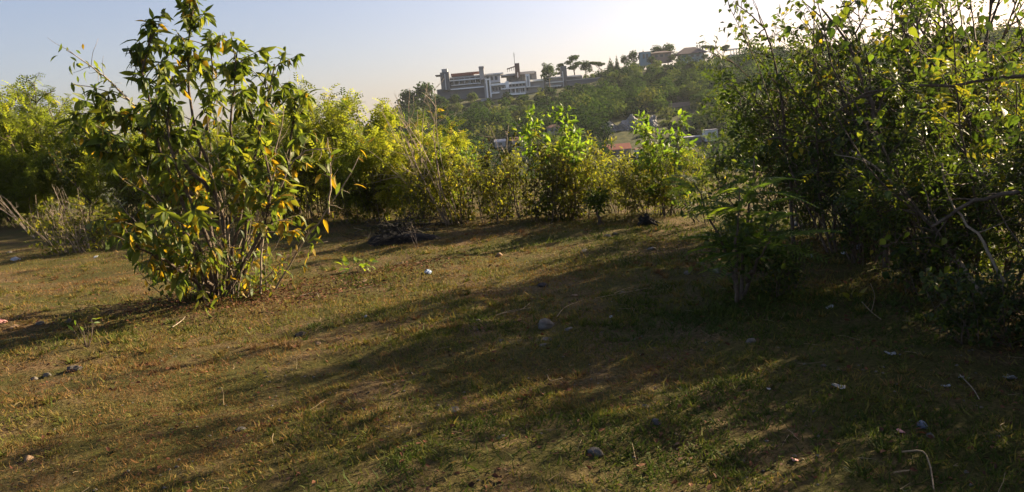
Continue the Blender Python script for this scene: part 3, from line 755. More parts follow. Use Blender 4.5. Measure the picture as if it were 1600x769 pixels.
LPs, LDs = np.array(LPs), np.array(LDs); N_ = unit(rng.normal(0, .8, LPs.shape) + (-.3, -.6, .4))
single_leaves(vine, LPs, LDs, N_, rng.uniform(.05, .10, len(LPs)), lambda k: me_hy if rng.random() < .2 else me_h, range(len(LPs)))

# feathery sapling with fronds that can be picked apart
rng = np.random.default_rng(81)
b0 = hit(1155, 470)
sap = empty('feathery_sapling', b0, 'dark feathery sapling with fern-like fronds before the right thicket', 'sapling')
g = Geo(); fr = []
for pp, nf in (([(1155, 470, 0), (1135, 400, .05), (1105, 330, .1), (1085, 285, .1)], 13), ([(1158, 470, 0), (1165, 380, -.05), (1175, 300, -.1), (1178, 240, -.1)], 20),
               ([(1160, 470, .05), (1185, 400, .2), (1200, 330, .25)], 15), ([(1152, 470, -.05), (1150, 390, -.2), (1155, 300, -.25)], 15), ([(1165, 440, 0), (1190, 400, -.3), (1205, 370, -.4)], 6)):
    pts = smooth_path([pw(a, b_, b0.y + c) for a, b_, c in pp], 10) - np.array(b0); pts += rng.normal(0, .008, pts.shape); g.tube(pts, .018, .005, 5)
    for q in range(nf):
        i0 = rng.uniform(3.2, 8.99); k_ = int(i0); fr.append((pts[k_] + (pts[k_ + 1] - pts[k_]) * (i0 - k_)))
obj('stems', g.mesh('sapling_stems', True), 'bark', sap)
# a frond: rachis with paired leaflets
def frond_mesh(name, mat):
    g = Geo(); V0, f3, f4 = FROND; g.add(V0, None, f4)
    y = np.linspace(0, 1, 7); g.tube(np.stack([y * 0, y, -.38 * y * y], 1), .006, .002, 3)
    me = g.mesh(name); me.materials.append(M[mat]); return me
M['frond'] = leaf_mat('frond', [(0, (.04, .08, .014)), (.6, (.075, .13, .018)), (1, (.12, .18, .02))], .45, .3, src='obj', tgain=1.8)
fm = frond_mesh('frond', 'frond')
for p0 in fr:
    a = rng.uniform(0, 6.283); d = unit(np.array((math.cos(a), math.sin(a), rng.uniform(.05, .7))))
    o = bpy.data.objects.new('frond', fm); COL.objects.link(o); o.parent = sap
    o.matrix_local = leaf_matrix(p0, d, unit(rng.normal(0, .2, 3) + (0, 0, 1.)), rng.uniform(.28, .52))
gl = Geo(); P = np.array(fr)[rng.integers(0, len(fr), 900)] + rng.normal(0, .12, (900, 3)); P[:, 2] = np.maximum(P[:, 2], .05)
gl.leaves(OVA, P, unit(rng.normal(0, 1, P.shape) + (0, 0, -.2)), unit(rng.normal(0, .5, P.shape) + (0, 0, 1)), rng.uniform(.035, .07, 900), rng.uniform(.2, .8, 900))
obj('foliage', gl.mesh('sapling_foliage'), 'dark', sap, kind='stuff')

# bare branches in the thicket, one by one
def branch(pp, r0, r1, label, mat='bark', seed=0, tw=5, name='bare_branch', Y=None):
    rg_ = np.random.default_rng(seed); g = Geo(); pts = smooth_path([pw(a, b_, c) for a, b_, c in pp], 14); o0 = pts[0].copy(); pts = pts - o0 + rg_.normal(0, .008, pts.shape)
    g.tube(pts, r0, r1, 6)
    for q in range(tw):
        i0 = int(rg_.integers(3, 13)); tp, _ = walk(rg_, pts[i0], unit(pts[i0 + 1] - pts[i0]) * .8 + unit(rg_.normal(0, 1, 3)), rg_.uniform(.12, .4), 5, .16); g.tube(tp, r0 * .35, r0 * .1, 4)
    o = obj(name, g.mesh(name, True), mat); o.location = o0; return tag(o, label, 'branch')
branch([(1545, 470, 5.6), (1480, 385, 5.9), (1420, 310, 6.2), (1365, 262, 6.5), (1330, 235, 6.7)], .020, .008, 'pale dead branch leaning diagonally across the dark thicket', 'palebark', 1, 5)
branch([(1640, 120, 5.2), (1560, 122, 5.3), (1480, 135, 5.4), (1400, 135, 5.6), (1345, 150, 5.8), (1300, 180, 6.0)], .015, .005, 'long horizontal bare branch reaching in from the right edge, upper', 'bark', 2, 6)
branch([(1650, 292, 4.9), (1580, 300, 5.0), (1510, 322, 5.1), (1460, 355, 5.2)], .020, .010, 'arched bare branch reaching in from the right edge, lower', 'bark', 3, 4)
branch([(1385, 420, 7.0), (1375, 280, 7.0), (1360, 160, 7.0), (1325, 70, 7.0), (1285, 15, 7.0)], .030, .008, 'thin crooked trunk with tip bent over against the bright sky', 'bark', 4, 8)
branch([(1240, 380, 8.6), (1230, 240, 8.6), (1215, 120, 8.5), (1195, 45, 8.4), (1150, 5, 8.3)], .022, .005, 'slim arching stem whose sprigs hang against the sky', 'bark', 5, 8)
branch([(1200, 215, 7.6), (1280, 222, 7.5), (1340, 205, 7.4), (1390, 190, 7.3)], .010, .005, 'thin bare twig crossing the thicket at mid height', 'bark', 6, 4)
branch([(1570, 440, 5.0), (1530, 370, 5.1), (1490, 320, 5.2), (1470, 240, 5.3)], .012, .004, 'thin dead stem crossing the lower arched branch', 'palebark', 7, 4)

# ------------------------------------------------------------------ grass, leaf litter
rng = np.random.default_rng(91)
def scatter(n, dmin, dmax, az=46, power=.75):
    """ground points, denser near the viewpoint"""
    u = rng.random(n); e = 2 - 2 * power
    d = (dmin ** e + u * (dmax ** e - dmin ** e)) ** (1 / e)
    a = np.radians(rng.uniform(-az, az, n)); return d * np.sin(a), d * np.cos(a)
x, y = scatter(430000, 2.3, 19)
s_ = (y + .85 * x - 13.3) / 1.31
green = .56 + .36 * wnoise(x, y, .9, 4) + .22 * wnoise(x, y, .25, 5) + .13 * np.clip(x, -2, 2)  # greener patches; darker green rightwards also paints in deeper shade
dens = np.clip(.50 + .65 * wnoise(x, y, .5, 6) + .4 * wnoise(x, y, .16, 7) + .2 * green, .18, 1)
ok = (rng.random(len(x)) < dens) & (s_ < 1.5)
x, y, green = x[ok], y[ok], green[ok]; n_ = len(x)
P = np.stack([x, y, terrain(x, y) - .004], 1)
D = unit(np.stack([rng.normal(0, .8, n_), rng.normal(0, .8, n_), np.ones(n_)], 1))
N = unit(rng.normal(0, 1, (n_, 3)) * (1, 1, .2))
dd = np.hypot(x, y)
S = rng.uniform(.012, .038, n_) * (1 + .5 * np.clip(green, 0, 1)) * np.where(rng.random(n_) < .01, 1.8, 1)
tn = np.clip(green + rng.normal(0, .22, n_), 0, 1)
tc_x, tc_y = scatter(3600, 2.3, 14); tk = (wnoise(tc_x, tc_y, .8, 11) > -.25) & ((tc_y + .85 * tc_x - 13.3) < 0); tc_x, tc_y = tc_x[tk], tc_y[tk]   # tufts
kk = np.repeat(np.arange(len(tc_x)), 26); ta = rng.uniform(0, 6.283, len(kk)); tr_ = rng.uniform(.0, .035, len(kk)) * rng.uniform(.6, 1.8, len(tc_x))[kk]
tx, ty = tc_x[kk] + np.cos(ta) * tr_, tc_y[kk] + np.sin(ta) * tr_
tg_ = (.5 + .4 * wnoise(tc_x, tc_y, .9, 4) + rng.normal(0, .25, len(tc_x)))[kk]
P = np.concatenate([P, np.stack([tx, ty, terrain(tx, ty) - .004], 1)]); D = np.concatenate([D, unit(np.stack([np.cos(ta) * .7, np.sin(ta) * .7, np.ones(len(kk))], 1) + rng.normal(0, .25, (len(kk), 3)))])
N = np.concatenate([N, unit(np.stack([np.cos(ta), np.sin(ta), ta * 0 + .1], 1))]); S = np.concatenate([S, rng.uniform(.022, .052, len(kk)) * rng.uniform(.6, 1.3, len(tc_x))[kk]]); tn = np.concatenate([tn, np.clip(tg_ + rng.normal(0, .12, len(kk)), 0, 1)]); dd = np.concatenate([dd, np.hypot(tx, ty)])
g = Geo(); nb_ = dd < 6
g.leaves((BLD[0] * (1.4, 1, 1), BLD[1], BLD[2]), P[nb_], D[nb_], N[nb_], S[nb_], tn[nb_])
g.leaves((TRI[0] * (2.6, 1, 1), TRI[1], TRI[2]), P[~nb_], D[~nb_], N[~nb_], S[~nb_] * 1.25, tn[~nb_])
tag(obj('grass', g.mesh('grass'), 'grass'), 'short patchy grass, part green part dry, covering the clearing', 'grass', kind='stuff')
# low creeping weeds among the grass
x, y = scatter(26000, 2.3, 13)
ok = (wnoise(x, y, .7, 8) + .5 * wnoise(x, y, .2, 9) > .35); x, y = x[ok], y[ok]; n_ = len(x)
P = np.stack([x, y, terrain(x, y) + rng.uniform(.005, .03, n_)], 1); a = rng.uniform(0, 6.283, n_)
g = Geo(); g.leaves(RHO, P, np.stack([np.cos(a), np.sin(a), rng.uniform(-.1, .5, n_)], 1), unit(rng.normal(0, .35, (n_, 3)) + (0, 0, 1)), rng.uniform(.012, .03, n_), rng.uniform(.55, 1, n_))
tag(obj('ground_cover', g.mesh('ground_cover'), 'grass'), 'small creeping green weeds between the grass blades', 'ground cover', kind='stuff')
# dead leaves: everywhere a few, many under the bushes
x, y = scatter(4500, 2.3, 16)
n1 = 4200; bx, by = base.x + .4 + rng.normal(0, .8, n1), base.y - .25 + rng.normal(0, .5, n1)
h = hit(630, 418); n2 = 900; cx_, cy_ = h.x + rng.normal(0, .55, n2), h.y + rng.normal(0, .3, n2)
n3 = 1500; ex, ey = 3.6 + rng.normal(0, .8, n3), rng.uniform(3, 9.5, n3)
x, y = np.concatenate([x, bx, cx_, ex]), np.concatenate([y, by, cy_, ey]); n_ = len(x)
P = np.stack([x, y, terrain(x, y) + rng.uniform(.004, .03, n_)], 1); a = rng.uniform(0, 6.283, n_)
g = Geo(); g.leaves(OVA, P, np.stack([np.cos(a), np.sin(a), rng.normal(0, .25, n_)], 1), unit(rng.normal(0, .5, (n_, 3)) + (0, 0, 1)), rng.uniform(.014, .045, n_), np.clip(rng.normal(.3, .2, n_), 0, 1))
tag(obj('leaf_litter', g.mesh('leaf_litter'), 'litter'), 'dead brown leaves scattered on the ground, thickest under the broad-leaved bush', 'leaf litter', kind='stuff')
# small pebbles and crumbs of soil
x, y = scatter(2600, 2.3, 13); ok = wnoise(x, y, 1.3, 12) + rng.normal(0, .5, len(x)) > .2; x, y = x[ok], y[ok]; n_ = len(x)
PEB = (np.array([(1, 0, 0), (-1, .1, 0), (0, .8, .1), (.1, -.9, 0), (0, .1, .6), (.1, 0, -.6)], float), np.array([(0, 2, 4), (2, 1, 4), (1, 3, 4), (3, 0, 4), (2, 0, 5), (1, 2, 5), (3, 1, 5), (0, 3, 5)]), np.zeros((0, 4), int))
a = rng.uniform(0, 6.283, n_); g = Geo(); g.leaves(PEB, np.stack([x, y, terrain(x, y) + .002], 1), np.stack([np.cos(a), np.sin(a), a * 0], 1), unit(rng.normal(0, .3, (n_, 3)) + (0, 0, 1)), rng.uniform(.004, .015, n_) * (1 + (rng.random(n_) < .05)), .5)
tag(obj('pebbles', g.mesh('pebbles'), 'stone'), 'small pebbles and crumbs of soil scattered in the grass', 'pebbles', kind='stuff')
# dry straw stalks lying about
x, y = scatter(260, 2.6, 13); n_ = len(x); g = Geo()
for q in range(n_):
    a = rng.uniform(0, 6.283); pts, _ = walk(rng, (x[q], y[q], float(terrain(x[q], y[q])) + rng.uniform(.01, .03)), (math.cos(a), math.sin(a), rng.uniform(-.02, .35) * (rng.random() < .5)), rng.uniform(.05, .18), 3, .15); g.tube(pts, .0016, .0009, 3)
tag(obj('straw', g.mesh('straw'), 'straw'), 'dry straw stalks strewn thinly over the clearing', 'straw', kind='stuff')

# ------------------------------------------------------------------ stones, litter and sticks lying in the clearing
def lay(name, label, cat, px, py, wpx, mat, kind, seed, flat=.55, group=None):
    h = hit(px, py); d = math.hypot(h.x, h.y); r = .45 * wpx * d / F_PX
    rg_ = np.random.default_rng(seed)
    if kind == 'stone': me = blob(rg_, r, 3, .13, flat); lift = r * flat * .25
    elif kind == 'bag': me = blob(rg_, r, 4, .24, flat, 4.2); lift = r * flat * .4
    else:                                                # a bent scrap of sheet with thickness
        nx = 7; u = np.linspace(-1, 1, nx); U, W = np.meshgrid(u, u)
        ed = 1 - .22 * np.abs(np.sin(U * 3 + seed)) * np.abs(W) - .18 * (np.abs(U * W))
        Xs, Ys = U * r * ed, W * r * .75 * ed
        Zs = r * (.13 * np.sin(U * 2.3 + seed) + .10 * np.cos(W * 2.9 + seed * .7) + .12 * U * W) + rg_.normal(0, r * .04, U.shape)
        Zs = Zs - Zs.min() + .002
        T_ = np.stack([Xs, Ys, Zs], -1).reshape(-1, 3); B_ = T_ - (0, 0, .003)
        ii = np.arange(nx - 1)[:, None] * nx; jj = np.arange(nx - 1)[None]
        q = np.stack([ii + jj, ii + jj + 1, ii + nx + jj + 1, ii + nx + jj], -1).reshape(-1, 4)
        rim = np.concatenate([np.arange(nx), np.arange(1, nx) * nx + nx - 1, nx * nx - 2 - np.arange(nx - 1), (nx - 2 - np.arange(nx - 2)) * nx])
        rm = np.stack([rim, rim + nx * nx, np.roll(rim, -1) + nx * nx, np.roll(rim, -1)], -1)
        me = np_mesh(name, np.concatenate([T_, B_]), [np.concatenate([q, q[:, ::-1] + nx * nx, rm])], smooth=True); lift = 0
    o = obj(name, me, mat); o.location = h + Vector((0, 0, lift)); o.rotation_euler = (rg_.normal(0, .12), rg_.normal(0, .12), rg_.uniform(0, 6.28))
    return tag(o, label, cat, group)
items = [
 ('plastic_litter', 'crumpled white plastic in the shadow of the left weed bush', 'litter', 25, 407, 17, 'white', 'bag', .4),
 ('paper_scrap', 'small white scrap between weed bush and broad-leaved bush', 'litter', 150, 403, 9, 'white', 'scrap', .4),
 ('pale_stone', 'tiny pale stone just left of the crumpled white plastic', 'stone', 14, 396, 8, 'stone', 'stone', .6),
 ('pink_litter', 'faded pink litter cut by the left photo edge', 'litter', 2, 506, 18, 'pink', 'bag', .5),
 ('bark_chip', 'cream bark chip beside the faded pink litter', 'debris', 23, 513, 16, 'tan', 'scrap', .4),
 ('grey_stone', 'flat grey stone in the shade right of the cream bark chip', 'stone', 62, 507, 15, 'stone', 'stone', .5),
 ('grey_stone', 'small upright grey stone left of the single seedling', 'stone', 108, 504, 11, 'stone', 'stone', .9),
 ('rubble_stone', 'pale rubble stone at the edge of the bush shadow, leftmost', 'stone', 54, 594, 12, 'stone', 'stone', .6),
 ('rubble_stone', 'pale rubble stone at the edge of the bush shadow, right of another', 'stone', 74, 590, 13, 'stone', 'stone', .7),
 ('grey_litter', 'grey crumpled bag in the grass below the single seedling', 'litter', 116, 579, 24, 'darkstone', 'bag', .45),
 ('tan_stone', 'tan stone on the dry grass at the lower left', 'stone', 45, 722, 16, 'tan', 'stone', .6),
 ('grey_stone', 'grey stone in the middle of the lower left shadow', 'stone', 377, 675, 20, 'stone', 'stone', .45),
 ('grey_stone', 'small grey stone at the shadow edge above the lower left shadow', 'stone', 438, 660, 14, 'stone', 'stone', .5),
 ('tan_chip', 'orange-tan chip on the sunlit grass below the broad-leaved bush', 'debris', 498, 540, 13, 'tan', 'scrap', .4),
 ('dark_clod', 'dark clod left of the orange-tan chip', 'clod', 470, 525, 22, 'char', 'stone', .45),
 ('white_bit', 'tiny white bit on the shaded grass right of the leaf litter', 'litter', 572, 496, 7, 'white', 'bag', .8),
 ('drink_packet', 'crushed blue and white packet at the end of the leaf litter', 'litter', 669, 428, 18, 'blue', 'bag', .5),
 ('dead_leaf', 'curled brown dead leaf standing in the leaf litter beside the seedlings', 'leaf', 625, 414, 15, 'tan', 'scrap', .4),
 ('dead_leaf', 'small reddish dead leaf in the litter between seedlings and blue packet', 'leaf', 655, 412, 11, 'tan', 'scrap', .4),
 ('tan_chip', 'rusty chip lying just below the low seedling clump', 'debris', 570, 440, 13, 'tan', 'stone', .4),
 ('grey_rock', 'big rough grey rock in the middle of the clearing', 'rock', 852, 513, 38, 'stone', 'stone', .55),
 ('stone_flake', 'flat pale stone flake right below the big grey rock', 'stone', 855, 532, 22, 'stone', 'stone', .25),
 ('stone_flake', 'second pale flake below the big grey rock, nearest the camera', 'stone', 848, 541, 17, 'stone', 'stone', .25),
 ('grey_stone', 'low grey stone right of the big grey rock', 'stone', 888, 516, 18, 'stone', 'stone', .4),
 ('grey_stone', 'flat grey stone on the lit stripe below the clearing centre', 'stone', 710, 644, 28, 'stone', 'stone', .3),
 ('pale_stone', 'slim pale stone just right of another on the lit stripe', 'stone', 782, 686, 20, 'stone', 'stone', .25),
 ('dark_rock', 'dark rock in the grass near the bottom edge', 'rock', 932, 714, 34, 'darkstone', 'stone', .6),
 ('grey_stone', 'grey stone in the green grass right of the clearing centre', 'stone', 1026, 661, 22, 'darkstone', 'stone', .5),
 ('grey_stone', 'round grey stone in deep shade before the feathery sapling', 'stone', 1173, 536, 22, 'stone', 'stone', .6),
 ('pale_leaf', 'dull pale leaf upright in the dark grass, left of the white paper', 'leaf', 1201, 609, 10, 'paper', 'scrap', .4),
 ('paper_scrap', 'white torn paper scrap lying in the deep shade', 'litter', 1310, 611, 23, 'paper', 'scrap', .5),
 ('plastic_scrap', 'whitish plastic scrap above and right of the torn paper', 'litter', 1390, 556, 18, 'paper', 'scrap', .5),
 ('pale_leaf', 'narrow pale leaf left of the forked dry stick', 'leaf', 1296, 484, 14, 'paper', 'scrap', .5),
 ('pink_scrap', 'dull pink scrap next to the blue-grey bag at lower right', 'litter', 1406, 679, 19, 'pink', 'scrap', .5),
 ('bluegrey_bag', 'dark blue-grey crumpled bag at lower right', 'litter', 1441, 668, 18, 'bluegrey', 'bag', .8),
 ('pink_scrap', 'small pinkish scrap near the bottom edge', 'litter', 1242, 727, 16, 'pink', 'scrap', .5),
 ('pale_leaf', 'curved pale leaf beneath the right thicket', 'leaf', 1506, 595, 17, 'paper', 'scrap', .5),
 ('pale_leaf', 'broad pale leaf just left of the curved one beneath the right thicket', 'leaf', 1478, 606, 14, 'paper', 'scrap', .5),
 ('pale_strip', 'pale litter strip at the right edge beneath the thicket', 'litter', 1578, 594, 26, 'paper', 'scrap', .3),
 ('grey_stone', 'dark grey stone at the left foot of the feathery sapling', 'stone', 1121, 427, 18, 'stone', 'stone', .6),
 ('pale_stone', 'pale stone left of the feathery sapling, farther back', 'stone', 1095, 413, 15, 'stone', 'stone', .5),
 ('pale_stone', 'pale stone left of the feathery sapling, nearer', 'stone', 1074, 429, 14, 'stone', 'stone', .6),
 ('white_bit', 'white bit on the dark grass in the middle right of the clearing', 'litter', 955, 499, 8, 'white', 'bag', .8),
 ('pale_stone', 'cream stone on the lit strip above the big grey rock', 'stone', 898, 463, 12, 'tan', 'stone', .4),
 ('grey_stone', 'grey stone near the hedge foot below the dark-trunked plant', 'stone', 950, 371, 15, 'stone', 'stone', .6),
 ('grey_stone', 'smaller grey stone right behind the one below the dark-trunked plant', 'stone', 962, 366, 11, 'stone', 'stone', .5),
 ('pale_stone', 'long pale stone on the upper lit strip', 'stone', 913, 394, 17, 'stone', 'stone', .35),
 ('pale_stone', 'pale flat stone below the dark stump', 'stone', 1018, 391, 18, 'stone', 'stone', .4),
 ('tan_stone', 'rounded tan stone at the left end of the upper lit strip', 'stone', 780, 400, 15, 'tan', 'stone', .6),
 ('dark_clod', 'dark weedy clod in the shade of the clearing centre', 'clod', 848, 447, 26, 'char', 'stone', .35),
 ('plastic_sheet', 'long pale plastic sheet lying under the thicket', 'litter', 1250, 357, 48, 'bluegrey', 'scrap', .2),
 ('white_bit', 'white bit of litter at the foot of the leaning dead branch', 'litter', 1318, 397, 9, 'white', 'bag', .6),
 ('white_bit', 'pale bit of litter right of the feathery sapling', 'litter', 1267, 402, 9, 'paper', 'bag', .6),
 ('pale_chip', 'pale chip in the low leafy clump by the sapling foot', 'debris', 1247, 450, 12, 'tan', 'scrap', .4),
 ('blue_litter', 'bluish litter under the dark thicket by the leaning branch', 'litter', 1345, 388, 16, 'bluegrey', 'bag', .6),
]
for q, (nm, lab, cat, px, py, wpx, mt_, kd, fl) in enumerate(items):
    lay(nm, lab, cat, px, py, wpx, mt_, kd, 200 + q, fl)

def stick(pp, r0, r1, label, mat='straw', lift=.02, cat='stick', name='dry_stick', forks=()):
    g = Geo(); P_ = []
    for px, py in pp:
        h = hit(px, py); P_.append((h.x, h.y, h.z + lift))
    P_ = smooth_path(P_, max(8, 3 * len(pp))); o0 = P_[0].copy(); r0, r1 = r0 * .7, r1 * .7; g.tube(P_ - o0, r0, r1, 6)
    for fk in forks:
        Q_ = np.array([(h.x, h.y, h.z + lift + .01) for h in (hit(*f) for f in fk)]); g.tube(smooth_path(Q_, 6) - o0, r0 * .8, r1 * .8, 5)
    o = obj(name, g.mesh(name, True), mat); o.location = o0; return tag(o, label, cat)
stick([(1409, 717), (1440, 718), (1452, 732), (1456, 750), (1459, 775)], .0065, .004, 'bent pale dry stalk lying at the bottom right')
stick([(1396, 752), (1421, 743)], .006, .004, 'short straight stick left of the bent pale stalk')
stick([(1347, 478), (1362, 492), (1377, 506)], .006, .004, 'forked pale dry stick on the ground below the leaning branch', forks=([(1362, 492), (1367, 472), (1360, 450)],))
stick([(776, 498), (800, 489), (830, 486)], .006, .003, 'dry straw bundle on the sunlit strip left of the grey rock', forks=([(785, 496), (810, 492), (828, 480)],))
stick([(870, 500), (882, 485), (910, 473)], .005, .002, 'arching green-grey stalk above the big grey rock')
stick([(930, 470), (965, 463), (1015, 455)], .006, .003, 'long straw stalk on the upper lit strip', forks=([(960, 464), (985, 456), (1000, 460)],))
stick([(560, 455), (590, 449), (612, 446)], .006, .003, 'thin dry stick just below the leaf litter')
stick([(470, 465), (485, 462), (500, 470)], .007, .004, 'short grey stick in the reddish litter under the broad-leaved bush', 'palebark')
stick([(270, 515), (285, 505), (290, 498)], .008, .004, 'short pale stick in the bush shadow at the left', 'palebark')
stick([(120, 490), (140, 483), (165, 479)], .008, .005, 'brown stick along the edge of the bush shadow', 'bark')
stick([(855, 590), (862, 600), (880, 596)], .004, .003, 'curled straw on the lit stripe right of the centre')
stick([(1500, 595), (1520, 615), (1530, 630)], .005, .003, 'thin dry stem under the right thicket', 'palebark')

# ------------------------------------------------------------------ the far hillside
HILLY = 300.0
def far_proto(key, seed, fn, n, size, tint=(.45, .2), trunk=None, mat='hillleaf'):
    rng_ = np.random.default_rng(seed); gt, gc = Geo(), Geo()
    P, Nn = fn(rng_, n)
    Nn = unit(Nn + rng_.normal(0, .35, Nn.shape)); gc.leaves(CLP, P, np.cross(Nn, rng_.normal(0, 1, Nn.shape)), Nn, size * rng_.uniform(.6, 1.3, len(P)), np.clip(rng_.normal(tint[0], tint[1], len(P)), 0, 1))
    for t in (trunk or []): gt.tube(np.array(t[0], float), t[1], t[2], 5)
    mt_ = gt.mesh(key + '_trunk', True) if trunk else None
    if mt_: mt_.materials.append(M['bark'])
    mc = gc.mesh(key + '_crown'); mc.materials.append(M[mat]); PROTO[key] = (mt_, mc)
def lumps(cs):
    def fn(rng_, n):
        P, N_ = [], []
        wts = np.array([c[1] ** 2 for c in cs]); wts = wts / wts.sum()
        for (c, r, fl), k in zip(cs, (wts * n).astype(int)):
            v = unit(rng_.normal(0, 1, (k, 3))); rr = r * rng_.uniform(.55, 1.08, (k, 1))
            P.append(np.array(c) + v * rr * (1, 1, fl)); N_.append(v * (1, 1, 1.5))
        return np.concatenate(P), np.concatenate(N_)
    return fn
def blobset(seed, k, R, z0, z1, r0, r1, fl=.75):
    q = np.random.default_rng(seed); out = []
    for i_ in range(k):
        a = q.uniform(0, 6.283); t = q.uniform(0, 1); rad_ = R * math.sqrt(q.random()) * (1 - .5 * t)
        out.append(((math.cos(a) * rad_, math.sin(a) * rad_, z0 + (z1 - z0) * t), q.uniform(r0, r1), fl))
    return out
# unit trees, one metre tall
far_proto('far_round', 301, lumps(blobset(1, 12, .34, .38, .78, .15, .24)), 900, .055, trunk=[([(0, 0, -.1), (.01, 0, .25), (0, .01, .6)], .035, .012)])
far_proto('far_umbrella', 302, lumps([((.02, 0, .86), .20, .5), ((-.16, .05, .72), .17, .45), ((.18, -.04, .66), .17, .4), ((.03, .1, .55), .18, .4), ((-.1, -.1, .50), .14, .4), ((.1, 0, .9), .15, .45)]), 800, .05, trunk=[([(0, 0, -.1), (.03, 0, .3), (-.02, 0, .6), (.02, 0, .85)], .03, .01), ([(0, 0, .35), (.1, 0, .5), (.18, -.03, .64)], .015, .006), ([(0, 0, .45), (-.1, .02, .6), (-.16, .05, .7)], .015, .006)])
far_proto('far_leaning', 303, lumps([((.12, 0, .74), .26, .38), ((-.1, .05, .66), .20, .4), ((.30, -.04, .80), .18, .4), ((.0, .1, .6), .15, .4)]), 700, .055, trunk=[([(-.15, 0, -.1), (-.12, 0, .25), (-.02, 0, .5), (.1, 0, .7)], .035, .012), ([(-.08, 0, .35), (.12, 0, .55), (.26, 0, .75)], .018, .008)])
far_proto('far_cone', 304, lumps([((0, 0, .1 + .8 * t), .27 * (1.05 - t), .8) for t in np.linspace(0, 1, 7)]), 800, .05, trunk=[([(0, 0, -.1), (0, 0, .9)], .025, .008)])
far_proto('far_cypress', 305, lumps([((0, 0, .08 + .84 * t), .09 * (1.1 - .8 * t), 1.8) for t in np.linspace(0, 1, 7)]), 500, .04, tint=(.2, .1), trunk=[([(0, 0, -.1), (0, 0, .8)], .02, .008)])
far_proto('far_spindly', 306, lumps([((.0, 0, .85), .10, .8), ((.03, 0, .6), .10, .4), ((-.12, 0, .55), .09, .35), ((.13, 0, .42), .09, .3), ((-.1, 0, .3), .10, .35)]), 150, .05, trunk=[([(0, 0, -.1), (.01, 0, .5), (0, 0, .95)], .02, .008), ([(0, 0, .4), (-.13, 0, .55)], .01, .005), ([(0, 0, .3), (.14, 0, .42)], .01, .005)])
far_proto('far_light', 307, lumps(blobset(4, 11, .34, .30, .80, .15, .24)), 900, .055, tint=(.8, .14), trunk=[([(0, 0, -.1), (.01, 0, .25), (0, .01, .6)], .03, .01)])

